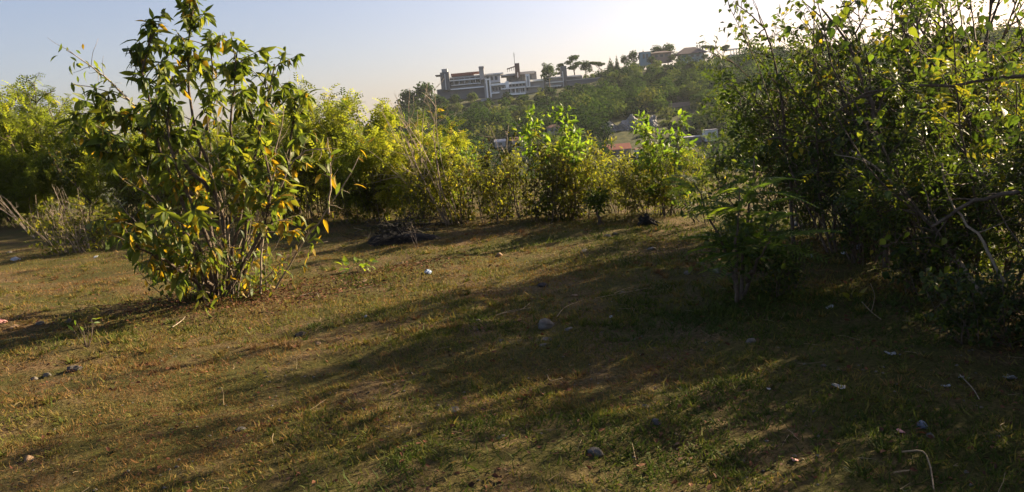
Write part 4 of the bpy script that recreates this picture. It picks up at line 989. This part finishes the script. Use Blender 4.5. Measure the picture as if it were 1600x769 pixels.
def far_tree(key, px, pbot, hpx, label, wide=1.0, Yd=None, rz=0.0, group='trees on the far hillside'):
    """a tree on the hill whose foot is at the pixel; hpx its height in photograph pixels"""
    h = hit(px, pbot) if Yd is None else None
    if h is None:
        p_ = pw(px, pbot, Yd); h = Vector((p_[0], p_[1], min(p_[2], float(terrain(p_[0], p_[1])) + 1.0)))
        top = pw(px, pbot - hpx, Yd); H = top[2] - h.z
    else:
        H = hpx * h.y / F_PX
    e = empty('hillside_tree', h, label, 'tree', group, rz, (H * wide, H * wide, H))
    ms, ml = PROTO[key]; obj('trunk', ms, None, e); obj('crown', ml, None, e, kind='stuff')
RD = 303.0
ridge = [
 ('far_umbrella', 896, 108, 23, 'layered umbrella-shaped tree alone on the skyline right of the villa', 1.0, RD),
 ('far_round', 915, 108, 16, 'small round tree on the skyline beside the umbrella-shaped tree', .9, RD),
 ('far_leaning', 936, 106, 14, 'flat-topped leaning tree on the skyline', 1.3, RD),
 ('far_cone', 954, 104, 18, 'broad cone-shaped tree on the skyline', 1.1, RD),
 ('far_cone', 964, 102, 20, 'slender tree on the skyline right of the cone-shaped tree', .6, RD),
 ('far_round', 975, 100, 16, 'small thin tree on the skyline, left of the dark skyline tree', .7, RD),
 ('far_round', 990, 104, 28, 'dark round tree on the skyline left of the blue-walled house', .85, RD),
 ('far_cone', 1006, 100, 27, 'dark pointed tree behind the blue-walled house', .6, RD + 4),
 ('far_round', 1027, 98, 30, 'broad tree crown rising behind the low brown roof', 1.0, RD + 6),
 ('far_round', 1044, 98, 33, 'highest rounded tree crown on the skyline', 1.0, RD + 6),
 ('far_cypress', 1090, 86, 21, 'thin cypress spire behind the hip-roofed house, first of three', 1.0, RD + 6),
 ('far_cypress', 1094, 86, 22, 'thin cypress spire behind the hip-roofed house, middle of three', 1.0, RD + 6),
 ('far_cypress', 1098, 86, 20, 'thin cypress spire behind the hip-roofed house, last of three', 1.0, RD + 6),
 ('far_leaning', 1112, 88, 22, 'ragged tree on the skyline right of the hip-roofed house', 1.2, RD),
 ('far_leaning', 1132, 88, 20, 'ragged tree left of the columned terrace', 1.2, RD),
 ('far_round', 1185, 98, 34, 'bushy tree right of the columned terrace', 1.3, RD),
 ('far_round', 1215, 98, 30, 'bushy skyline tree behind the first thicket sprigs', 1.3, RD),
 ('far_spindly', 851, 122, 27, 'spindly tree standing behind the villa roof', 1.0, RD),
 ('far_umbrella', 876, 118, 20, 'palm-like tree behind the right villa tower', .9, RD),
 ('far_round', 640, 172, 36, 'round tree at the left end of the far hill', 1.1, 268),
 ('far_round', 664, 168, 44, 'big round tree at the left corner of the villa', 1.0, 270),
 ('far_round', 712, 172, 27, 'bushy tree below the left villa tower', 1.1, 268),
 ('far_light', 740, 168, 27, 'lighter green tree below the white villa pylon', 1.0, 268),
 ('far_round', 690, 178, 30, 'dark tree below the left villa wing', 1.2, 262),
 ('far_light', 790, 174, 22, 'light green tree below the lowest villa balcony', 1.3, 262),
 ('far_light', 963, 135, 24, 'pale green tree on the slope left of the middle', 1.0, None),
 ('far_light', 980, 138, 20, 'smaller pale green tree beside another on the slope', 1.1, None),
 ('far_light', 925, 128, 14, 'small pale shrub-tree right of the villa wing', 1.0, None),
 ('far_round', 1005, 142, 16, 'rounded bushy tree in the belt of trees mid slope, right', 1.5, None),
 ('far_round', 918, 150, 18, 'rounded bushy tree below the right villa wing', 1.5, None),
 ('far_light', 953, 150, 16, 'rounded light crown mid slope above the rock cut', 1.5, None),
 ('far_round', 943, 203, 14, 'dark tree at the left end of the pale rock cut', 1.2, None),
 ('far_round', 1018, 100, 14, 'small tree before the pale blue-walled skyline house', 1.2, RD - 6),
 ('far_round', 1050, 98, 13, 'small tree between the brown-roofed and the hip-roofed skyline houses', 1.3, RD - 6),
 ('far_round', 1076, 98, 11, 'low bushy tree before the hip-roofed skyline house, left of its middle', 1.4, RD - 6),
 ('far_round', 1102, 98, 15, 'bushy tree at the right corner of the hip-roofed skyline house', 1.3, RD - 6),
 ('far_round', 858, 126, 30, 'dull tree before the right part of the villa', .8, 278),
]
for q, (key, px, pb, hp, lab, wd, Yd) in enumerate(ridge): far_tree(key, px, pb, hp, lab, wd, Yd, q * 1.7)

# hillside woods: one mass of crowns
rng = np.random.default_rng(401); g = Geo()
az = np.radians(rng.uniform(-13, 38, 9000)); d = np.sqrt(rng.uniform(100 ** 2, 335 ** 2, 9000)); x, y = d * np.sin(az), d * np.cos(az)
bare_c = [hit(985, 198), hit(1060, 165), hit(966, 243), hit(1083, 224), hit(1112, 220), hit(812, 232), hit(866, 210), hit(1003, 246), hit(782, 230)]
pts_, cells = [], {}
VX0, VX1 = pw(676, 150, 280)[0], pw(938, 150, 280)[0]
for a_, b_ in zip(x, y):
    if VX0 < a_ < VX1 and 266 < b_ < 301: continue
    if any((a_ - c.x) ** 2 + ((b_ - c.y) * .6) ** 2 < (7.5 if k_ == 0 else 4.0) ** 2 for k_, c in enumerate(bare_c)): continue
    if 298 < math.hypot(a_, b_) and a_ > pw(990, 90, 300)[0] and a_ < pw(1180, 90, 300)[0] and b_ < 318: continue
    ky = (int(a_ // 3.9), int(b_ // 3.9))
    if ky in cells: continue
    cells[ky] = 1; pts_.append((a_, b_))
def in_front(a_, b_):
    dd_ = math.hypot(a_, b_)
    for k_, c in enumerate(bare_c):
        dc = math.hypot(c.x, c.y)
        if dc - 45 < dd_ < dc + 2 and abs(math.atan2(a_, b_) - math.atan2(c.x, c.y)) < (7.5 if k_ == 0 else 3.2) / dc: return True
    return False
pts_ = np.array([q for q in pts_ if not (in_front(*q) and rng.random() < .8)])
for a_, b_ in pts_:
    dh = math.hypot(a_, b_); R_ = rng.choice([1.0, 1.8, 2.6, 3.6, 4.6], p=[.2, .3, .25, .17, .08]) * rng.uniform(.8, 1.2)
    if in_front(a_, b_): R_ = min(R_, .9)
    elif VX0 < a_ < VX1 + 3 and b_ > 225: R_ *= .45
    elif dh > 280 and a_ > pw(985, 90, 300)[0]: R_ = min(R_, 1.1)
    elif dh > 262: R_ *= .75
    Hh = R_ * rng.uniform(.8, 1.25); n_ = int(70 + 85 * R_)
    clump = .44 + .22 * wnoise(a_, b_, 13.0, 10) + rng.normal(0, .30)
    sub = unit(rng.normal(0, 1, (7, 3))) * (R_ * .55, R_ * .55, Hh * .35) + (a_, b_, float(terrain(a_, b_)) + Hh * .55)
    v = unit(rng.normal(0, 1, (n_, 3))); c = sub[rng.integers(0, 7, n_)]
    vn = unit(v * (1, 1, 1.2) + rng.normal(0, .3, v.shape))
    g.leaves(CLP, c + v * R_ * .55 * rng.uniform(.75, 1.05, (n_, 1)), np.cross(vn, rng.normal(0, 1, v.shape)), vn, rng.uniform(.28, .6, n_), np.clip(clump + rng.normal(0, .08, n_), 0, 1))
tag(obj('hillside_woods', g.mesh('hillside_woods'), 'hillleaf'), 'green scrub and woods covering the far hillside as one mass', 'woods', kind='stuff')

# ------------------------------------------------------------------ buildings
def flat_mat(key, c, rough=.8, spec=.3, var=.12):
    M[key] = plain_mat(key, tuple(x * (1 - var) for x in c), tuple(x * (1 + var) for x in c), 1.2, rough, 0, spec)
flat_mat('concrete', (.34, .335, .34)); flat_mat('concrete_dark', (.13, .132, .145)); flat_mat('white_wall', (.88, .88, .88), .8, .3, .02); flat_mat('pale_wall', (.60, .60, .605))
flat_mat('brown_wall', (.10, .065, .062)); flat_mat('tile_red', (.17, .07, .055)); flat_mat('roof_dark', (.085, .065, .065)); flat_mat('blue_wall', (.20, .29, .34))
flat_mat('pink_wall', (.26, .19, .165)); flat_mat('orange_roof', (.20, .066, .042)); flat_mat('glass_dark', (.03, .04, .05), .15, .6); flat_mat('rock_cut', (.26, .255, .25), .95, .1, .35)
flat_mat('metal', (.12, .12, .12), .5); flat_mat('tin_roof', (.36, .36, .37), .45, .5); flat_mat('brown_roof', (.24, .14, .09))
CUBE = {}
def cube_mesh(mat):
    if mat not in CUBE:
        v = np.array([(a, b_, c) for a in (-.5, .5) for b_ in (0, 1) for c in (-.5, .5)], float)
        f = np.array([(0, 1, 3, 2), (4, 6, 7, 5), (0, 4, 5, 1), (2, 3, 7, 6), (0, 2, 6, 4), (1, 5, 7, 3)])
        me = np_mesh('block_' + mat, v, [f]); me.materials.append(M[mat]); CUBE[mat] = me
    return CUBE[mat]
def block(name, mat, parent, cx, cy, wpx, hpx, Yf, D, sub=None):
    """a building block whose front face is centred at a pixel at depth Yf"""
    p_ = pw(cx, cy, Yf); o = bpy.data.objects.new(name, cube_mesh(mat)); COL.objects.link(o); o.parent = parent
    q = Yf / F_PX; o.location = Vector(p_) - parent.location - (sub.location if sub else Vector((0, 0, 0)))
    o.scale = (wpx * q, D, hpx * q)
    if sub: o.parent = sub
    return o
def window(parent, cx, cy, wpx, hpx, Yf, frame='pale_wall'):
    p_ = pw(cx, cy, Yf); wd = bpy.data.objects.new('window', None); COL.objects.link(wd); wd.parent = parent; wd.location = Vector(p_) - parent.location
    block('frame', frame, parent, cx, cy, wpx, hpx, Yf, .12, wd); block('pane', 'glass_dark', parent, cx, cy, wpx * .82, hpx * .82, Yf - .04, .1, wd)
p_ = pw(800, 160, 284); villa = empty('hillside_villa', (p_[0], p_[1], float(terrain(p_[0], p_[1]))), 'terraced concrete villa complex with towers and white balconies on the far hill', 'building')
FR, BK = 279.0, 287.0
def lx(y0, x0, x): return y0 - (x - x0) * .0875            # a level line in the photograph
# upper, set-back storey
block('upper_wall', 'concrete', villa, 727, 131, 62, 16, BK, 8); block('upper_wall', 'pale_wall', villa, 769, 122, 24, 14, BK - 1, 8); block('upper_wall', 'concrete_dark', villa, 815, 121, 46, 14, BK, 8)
block('roof_slab', 'concrete', villa, 724, 120.5, 64, 2.2, BK - 2, 11); block('roof_slab', 'pale_wall', villa, 771, 115.5, 30, 2, BK - 2.5, 10); block('roof_slab', 'concrete', villa, 822, 113.5, 26, 3.4, BK - 2, 10); block('roof_slab', 'concrete', villa, 797, 117, 28, 2.2, BK - 2, 10)
block('tiled_roof', 'tile_red', villa, 722, 116, 34, 4, BK + 1, 7); block('tiled_roof', 'tile_red', villa, 738, 113.6, 22, 2.4, BK + 1.6, 6); block('roof_slab', 'roof_dark', villa, 686, 117.6, 12, 1.2, BK - 2, 6)
for k_ in range(7): window(villa, 706 + k_ * 7.4, lx(130, 706, 706 + k_ * 7.4), 5.4, 7.5, BK - .12, 'concrete')
for k_ in range(3): window(villa, 762 + k_ * 6.6, lx(123, 762, 762 + k_ * 6.6), 4.4, 7.5, BK - 1.12)
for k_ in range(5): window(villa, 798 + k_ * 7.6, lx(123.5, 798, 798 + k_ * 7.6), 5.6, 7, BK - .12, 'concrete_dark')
for k_ in range(6): block('column', 'pale_wall', villa, 709 + k_ * 8.4, lx(126.5, 709, 709 + k_ * 8.4), .9, 10, BK - 1.9, .3)
block('balcony_band', 'white_wall', villa, 731, 137.6, 62, 2.0, BK - 3, 3)
block('balcony_band', 'white_wall', villa, 728, 124.2, 50, 1.5, BK - 2.6, 2)
block('balcony_band', 'white_wall', villa, 728, 131.6, 46, 1.0, BK - 2.2, 1.6); block('balcony_band', 'white_wall', villa, 866, 128.4, 26, 1.6, FR + 3.6, 2); block('balcony_band', 'white_wall', villa, 866, 134.6, 22, 1.4, FR + 3.4, 2)
# towers
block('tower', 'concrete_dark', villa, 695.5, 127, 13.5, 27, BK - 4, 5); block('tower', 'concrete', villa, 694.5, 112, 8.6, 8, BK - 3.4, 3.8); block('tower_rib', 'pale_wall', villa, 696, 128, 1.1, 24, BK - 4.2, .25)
block('tower', 'concrete', villa, 752.5, 114, 7.2, 20, BK - 4, 4); block('tower_cap', 'concrete', villa, 752, 105.2, 8.4, 2, BK - 4.4, 4.8)
block('tower', 'brown_wall', villa, 808.5, 109.5, 7, 20.5, BK - 4, 4); block('tower_rib', 'pale_wall', villa, 809, 117, 1.4, 8, BK - 4.2, .3)
block('tower', 'concrete_dark', villa, 882, 121, 8.2, 34, BK - 4, 4); block('tower_rib', 'pale_wall', villa, 880, 125, 1.2, 26, BK - 4.2, .3)
for k_ in range(4): block('pergola_post', 'brown_wall', villa, 793 + k_ * 3.2, 109.6 - k_ * .8, .6, 6 - k_ * .2, BK - 2, .2)
o = block('pergola_beam', 'brown_wall', villa, 798.5, 105.6, 13, .9, BK - 2.2, 3); o.rotation_euler = (0, math.radians(-14), 0)
# mast
block('mast', 'metal', villa, 803.5, 91, .7, 17, BK - 1, .16); block('mast_arm', 'metal', villa, 803.3, 86, 3.0, .45, BK - 1.1, .1); block('mast_arm', 'metal', villa, 803.4, 89, 2.2, .45, BK - 1.1, .1)
# lower, front storeys with white bands
block('lower_wall', 'concrete', villa, 803, 139.5, 90, 21, FR + 2, 6); block('white_pylon', 'white_wall', villa, 761, 138, 2.2, 29, FR - .8, 2.4); block('white_pylon', 'white_wall', villa, 766.2, 137.4, 2.2, 29, FR - .8, 2.4); block('pylon_core', 'glass_dark', villa, 763.6, 138.4, 3.2, 27, FR + .1, 1.4); block('pylon_cap', 'white_wall', villa, 762.2, 124, 7.6, 2, FR - .9, 2.6)
block('balcony_band', 'white_wall', villa, 779, 131.6, 23, 3, FR, 2.2); block('balcony_band', 'white_wall', villa, 808, 129.2, 26, 3, FR, 2.2); block('balcony_band', 'white_wall', villa, 838, 125.6, 21, 2.8, FR + .5, 2.2)
block('balcony_band', 'white_wall', villa, 802, 137.4, 38, 1.7, FR - .6, 2.6); block('balcony_band', 'white_wall', villa, 774, 145.2, 13, 2.0, FR - .5, 2.4); block('balcony_band', 'white_wall', villa, 807, 146.8, 28, 2.4, FR - .9, 2.6); block('balcony_band', 'pale_wall', villa, 835, 135.2, 18, 1.6, FR, 2)
block('white_pylon', 'white_wall', villa, 792.5, 132, 5.2, 9.6, FR - .4, 2.4); block('white_pylon', 'white_wall', villa, 825, 126, 6.0, 20, FR - .4, 2.4); block('pylon_core', 'concrete', villa, 825, 126.6, 2.6, 15, FR - .55, .4)
for k_ in range(5): window(villa, 771 + k_ * 5.0, lx(139.5, 771, 771 + k_ * 5.0), 3.6, 7, FR + 1.86)
for k_ in range(6): window(villa, 797 + k_ * 5.4, lx(142, 797, 797 + k_ * 5.4), 4.2, 6.4, FR + 1.86)
for k_ in range(5): window(villa, 797 + k_ * 5.4, lx(133.6, 797, 797 + k_ * 5.4), 4.2, 4.6, FR + 1.86)
for k_ in range(4): block('column', 'white_wall', villa, 798 + k_ * 7.4, lx(142, 798, 798 + k_ * 7.4), .8, 8, FR - .1, .3)
block('side_wall', 'pale_wall', villa, 838, 134, 24, 17, FR + 4, 5)
for k_ in range(3): window(villa, 832 + k_ * 6, lx(131, 832, 832 + k_ * 6), 4, 5, FR + 3.86)
# right wing and terrace wall
block('wing_wall', 'concrete', villa, 866, 127, 30, 12, FR + 5, 6); block('wing_wall', 'concrete_dark', villa, 898, 124, 24, 10, BK - 2, 6); block('wing_band', 'pale_wall', villa, 897, 118.6, 22, 1.8, BK - 3, 8); block('wing_band', 'pale_wall', villa, 866, 121.2, 28, 1.8, FR + 4, 7)
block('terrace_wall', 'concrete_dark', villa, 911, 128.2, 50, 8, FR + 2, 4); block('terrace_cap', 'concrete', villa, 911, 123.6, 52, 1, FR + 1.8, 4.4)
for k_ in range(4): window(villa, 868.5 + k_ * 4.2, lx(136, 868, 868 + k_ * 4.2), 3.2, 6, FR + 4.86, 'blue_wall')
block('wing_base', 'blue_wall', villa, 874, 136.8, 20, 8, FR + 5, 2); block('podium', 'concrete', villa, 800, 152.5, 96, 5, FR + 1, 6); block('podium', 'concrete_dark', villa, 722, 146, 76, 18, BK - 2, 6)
# fence of slats below the villa
p_ = pw(850, 152, 272); fence = empty('slat_fence', (p_[0], p_[1], p_[2] - 2.2), 'grey slatted fence on the slope below the villa', 'fence')
for k_ in range(20): block('post', 'concrete', fence, 827 + k_ * 2.55, lx(152.5, 827, 827 + k_ * 2.55), .9, 10, 272, .25)
block('rail', 'concrete', fence, 851, 145.6, 50, .8, 271.7, .12); block('rail', 'concrete', fence, 851, 157, 50, .8, 271.7, .12)

def house(px, py, wpx, hpx, label, wall, roof, kind='hip', Yd=None, depth=.8, over=1.12, rise=.55, name='house', wins=2):
    """house whose front wall foot is centred at a pixel"""
    if Yd is None: h = hit(px, py)
    else:
        p_ = pw(px, py, Yd); h = Vector((p_[0], p_[1], p_[2]))
    q = h.y / F_PX; W, Hh, D = wpx * q, hpx * q, wpx * q * depth
    e = empty(name, h, label, 'building')
    o = bpy.data.objects.new('wall', cube_mesh(wall)); COL.objects.link(o); o.parent = e; o.scale = (W, D, Hh + 1.5); o.location = (0, 0, Hh / 2 - .75)
    w2, d2, rh = W * over / 2, D * over / 2, W * rise / 2
    if kind == 'hip': V_ = [(-w2, -d2, 0), (w2, -d2, 0), (w2, d2, 0), (-w2, d2, 0), (-w2 * .35, 0, rh), (w2 * .35, 0, rh)]; f3_, f4_ = [(0, 3, 4)[::-1], (1, 2, 5)], [(0, 1, 5, 4), (2, 3, 4, 5), (3, 2, 1, 0)]
    elif kind == 'gable': V_ = [(-w2, -d2, 0), (w2, -d2, 0), (w2, d2, 0), (-w2, d2, 0), (-w2, 0, rh), (w2, 0, rh)]; f3_, f4_ = [(3, 0, 4)[::-1], (1, 2, 5)], [(0, 1, 5, 4), (2, 3, 4, 5), (3, 2, 1, 0)]
    else: V_ = [(-w2, -d2, 0), (w2, -d2, 0), (w2, d2, 0), (-w2, d2, 0), (-w2, -d2, rh), (w2, -d2, rh), (w2, d2, rh * 1.6), (-w2, d2, rh * 1.6)]; f3_, f4_ = [], [(0, 1, 5, 4), (1, 2, 6, 5), (2, 3, 7, 6), (3, 0, 4, 7), (4, 5, 6, 7), (3, 2, 1, 0)]
    g_ = Geo(); g_.add(np.array(V_, float), f3_, f4_); r_ = obj('roof', g_.mesh('roof'), roof, e); r_.location = (0, D / 2, Hh + .003)
    for k_ in range(wins):
        u = (k_ + 1) / (wins + 1) - .5
        wd = bpy.data.objects.new('window', cube_mesh('glass_dark')); COL.objects.link(wd); wd.parent = e; wd.scale = (W * .5 / (wins + .5), .1, Hh * .45); wd.location = (u * W, -.05, Hh * .55)
    return e
house(1009, 96, 16, 14, 'pale blue-walled house block on the skyline', 'blue_wall', 'concrete_dark', 'flat', RD - 3, .8, 1.05, .06)
house(1034, 92, 30, 9, 'low house with wide brown roof and pinkish wall on the skyline', 'pink_wall', 'roof_dark', 'hip', RD - 2, .6, 1.3, .22, wins=3)
house(1082, 92, 34, 8, 'large hip-roofed house with dark roof on the skyline', 'blue_wall', 'roof_dark', 'hip', RD - 2, .8, 1.4, .62, wins=3)
e = house(1152, 94, 26, 8, 'white terrace with columns on the skyline', 'pale_wall', 'white_wall', 'flat', RD, .5, 1.1, .06, wins=0)
for k_ in range(6): block('column', 'white_wall', e, 1142 + k_ * 4.4, lx(81, 1142, 1142 + k_ * 4.4), .9, 9, RD - 1, .3)
block('canopy', 'white_wall', e, 1152, 76, 30, 1.6, RD - 1.4, 6)
house(966, 243, 40, 9, 'valley house with bright orange-red roof', 'concrete_dark', 'orange_roof', 'gable', None, .9, 1.1, .42)
house(1083, 224, 26, 9, 'valley house under a thin white tin roof', 'concrete_dark', 'tin_roof', 'flat', None, .7, 1.2, .07)
house(1112, 220, 20, 16, 'narrow grey house with white trim in the valley', 'pale_wall', 'concrete', 'flat', None, .8, 1.05, .08, wins=2)
house(812, 232, 22, 12, 'small grey valley house with brown roof over the hedge', 'concrete', 'brown_roof', 'gable', None, .8, 1.15, .5)
house(782, 230, 16, 8, 'tiny grey valley shed with pale gable over the hedge', 'concrete', 'tin_roof', 'gable', None, .8, 1.15, .5, wins=1)
house(866, 210, 20, 10, 'valley house half hidden left of the bright young tree', 'concrete', 'brown_roof', 'hip', None, .8, 1.15, .5)
house(1003, 246, 18, 12, 'grey valley hut right of the orange-red roof', 'pale_wall', 'brown_roof', 'gable', None, .8, 1.1, .4, wins=1)
# retaining wall and rock cut on the slope
h = hit(1062, 166); q = h.y / F_PX; e = empty('retaining_wall', h, 'pale pinkish retaining wall mid slope', 'wall'); e['kind'] = 'thing'
for k_ in range(6):
    o = bpy.data.objects.new('wall_panel', cube_mesh('pink_wall')); COL.objects.link(o); o.parent = e; o.scale = (5.2 * q, .4, 8 * q); o.location = ((k_ - 2.5) * 5.4 * q, 0, 1.5 * q)
rng = np.random.default_rng(411)
h = hit(985, 203); q = h.y / F_PX; nx, nz = 60, 14
U, W = np.meshgrid(np.linspace(-42, 42, nx) * q, np.linspace(-3, 20, nz) * q)
dep = .25 * W + .5 * np.sin(U * .9) + .4 * np.sin(U * 2.1 + W) + rng.normal(0, .18, U.shape)
Wt = W * (.55 + .3 * np.cos(U / (42 * q) * 1.5) + .22 * np.sin(U * 1.1 + 1) + .12 * np.sin(U * 2.7)) + .16 * U * .4
V = np.stack([U, dep, Wt], -1).reshape(-1, 3); ii = np.arange(nz - 1)[:, None] * nx; jj = np.arange(nx - 1)[None]
qd = np.stack([ii + jj, ii + jj + 1, ii + nx + jj + 1, ii + nx + jj], -1).reshape(-1, 4)
Vb = V + (0, 2.0, -.5); rim = np.concatenate([np.arange(nx), np.arange(1, nz) * nx + nx - 1, nx * nz - 2 - np.arange(nx - 1), (nz - 2 - np.arange(nz - 2)) * nx])
rm = np.stack([rim, np.roll(rim, -1), np.roll(rim, -1) + nx * nz, rim + nx * nz], -1)
o = obj('rock_cut', np_mesh('rock_cut', np.concatenate([V, Vb]), [np.concatenate([qd, qd[:, ::-1] + nx * nz, rm[:, ::-1]])]), 'rock_cut'); o.location = h; tag(o, 'bare pale rock cut in the slope above the orange-red roof', 'rock face')

# ------------------------------------------------------------------ haze in the air
bz = np.array([(a, b_, c) for a in (-2600, 2600) for b_ in (-2600, 2600) for c in (-14.0, 62.0)], float)
me = np_mesh('haze', bz, [np.array([(0, 1, 3, 2), (4, 6, 7, 5), (0, 4, 5, 1), (2, 3, 7, 6), (0, 2, 6, 4), (1, 5, 7, 3)])])
mt = bpy.data.materials.new('haze'); mt.use_nodes = True; n = mt.node_tree; n.nodes.remove(n.nodes['Principled BSDF'])
pv = n.nodes.new('ShaderNodeVolumePrincipled'); pv.inputs['Color'].default_value = (.80, .88, 1.0, 1); pv.inputs['Density'].default_value = HAZE; pv.inputs['Anisotropy'].default_value = .25
n.links.new(pv.outputs[0], n.nodes['Material Output'].inputs['Volume']); me.materials.append(mt)
o = bpy.data.objects.new('haze', me); COL.objects.link(o); tag(o, 'thin bluish haze in the air over the valley', 'haze', kind='stuff')
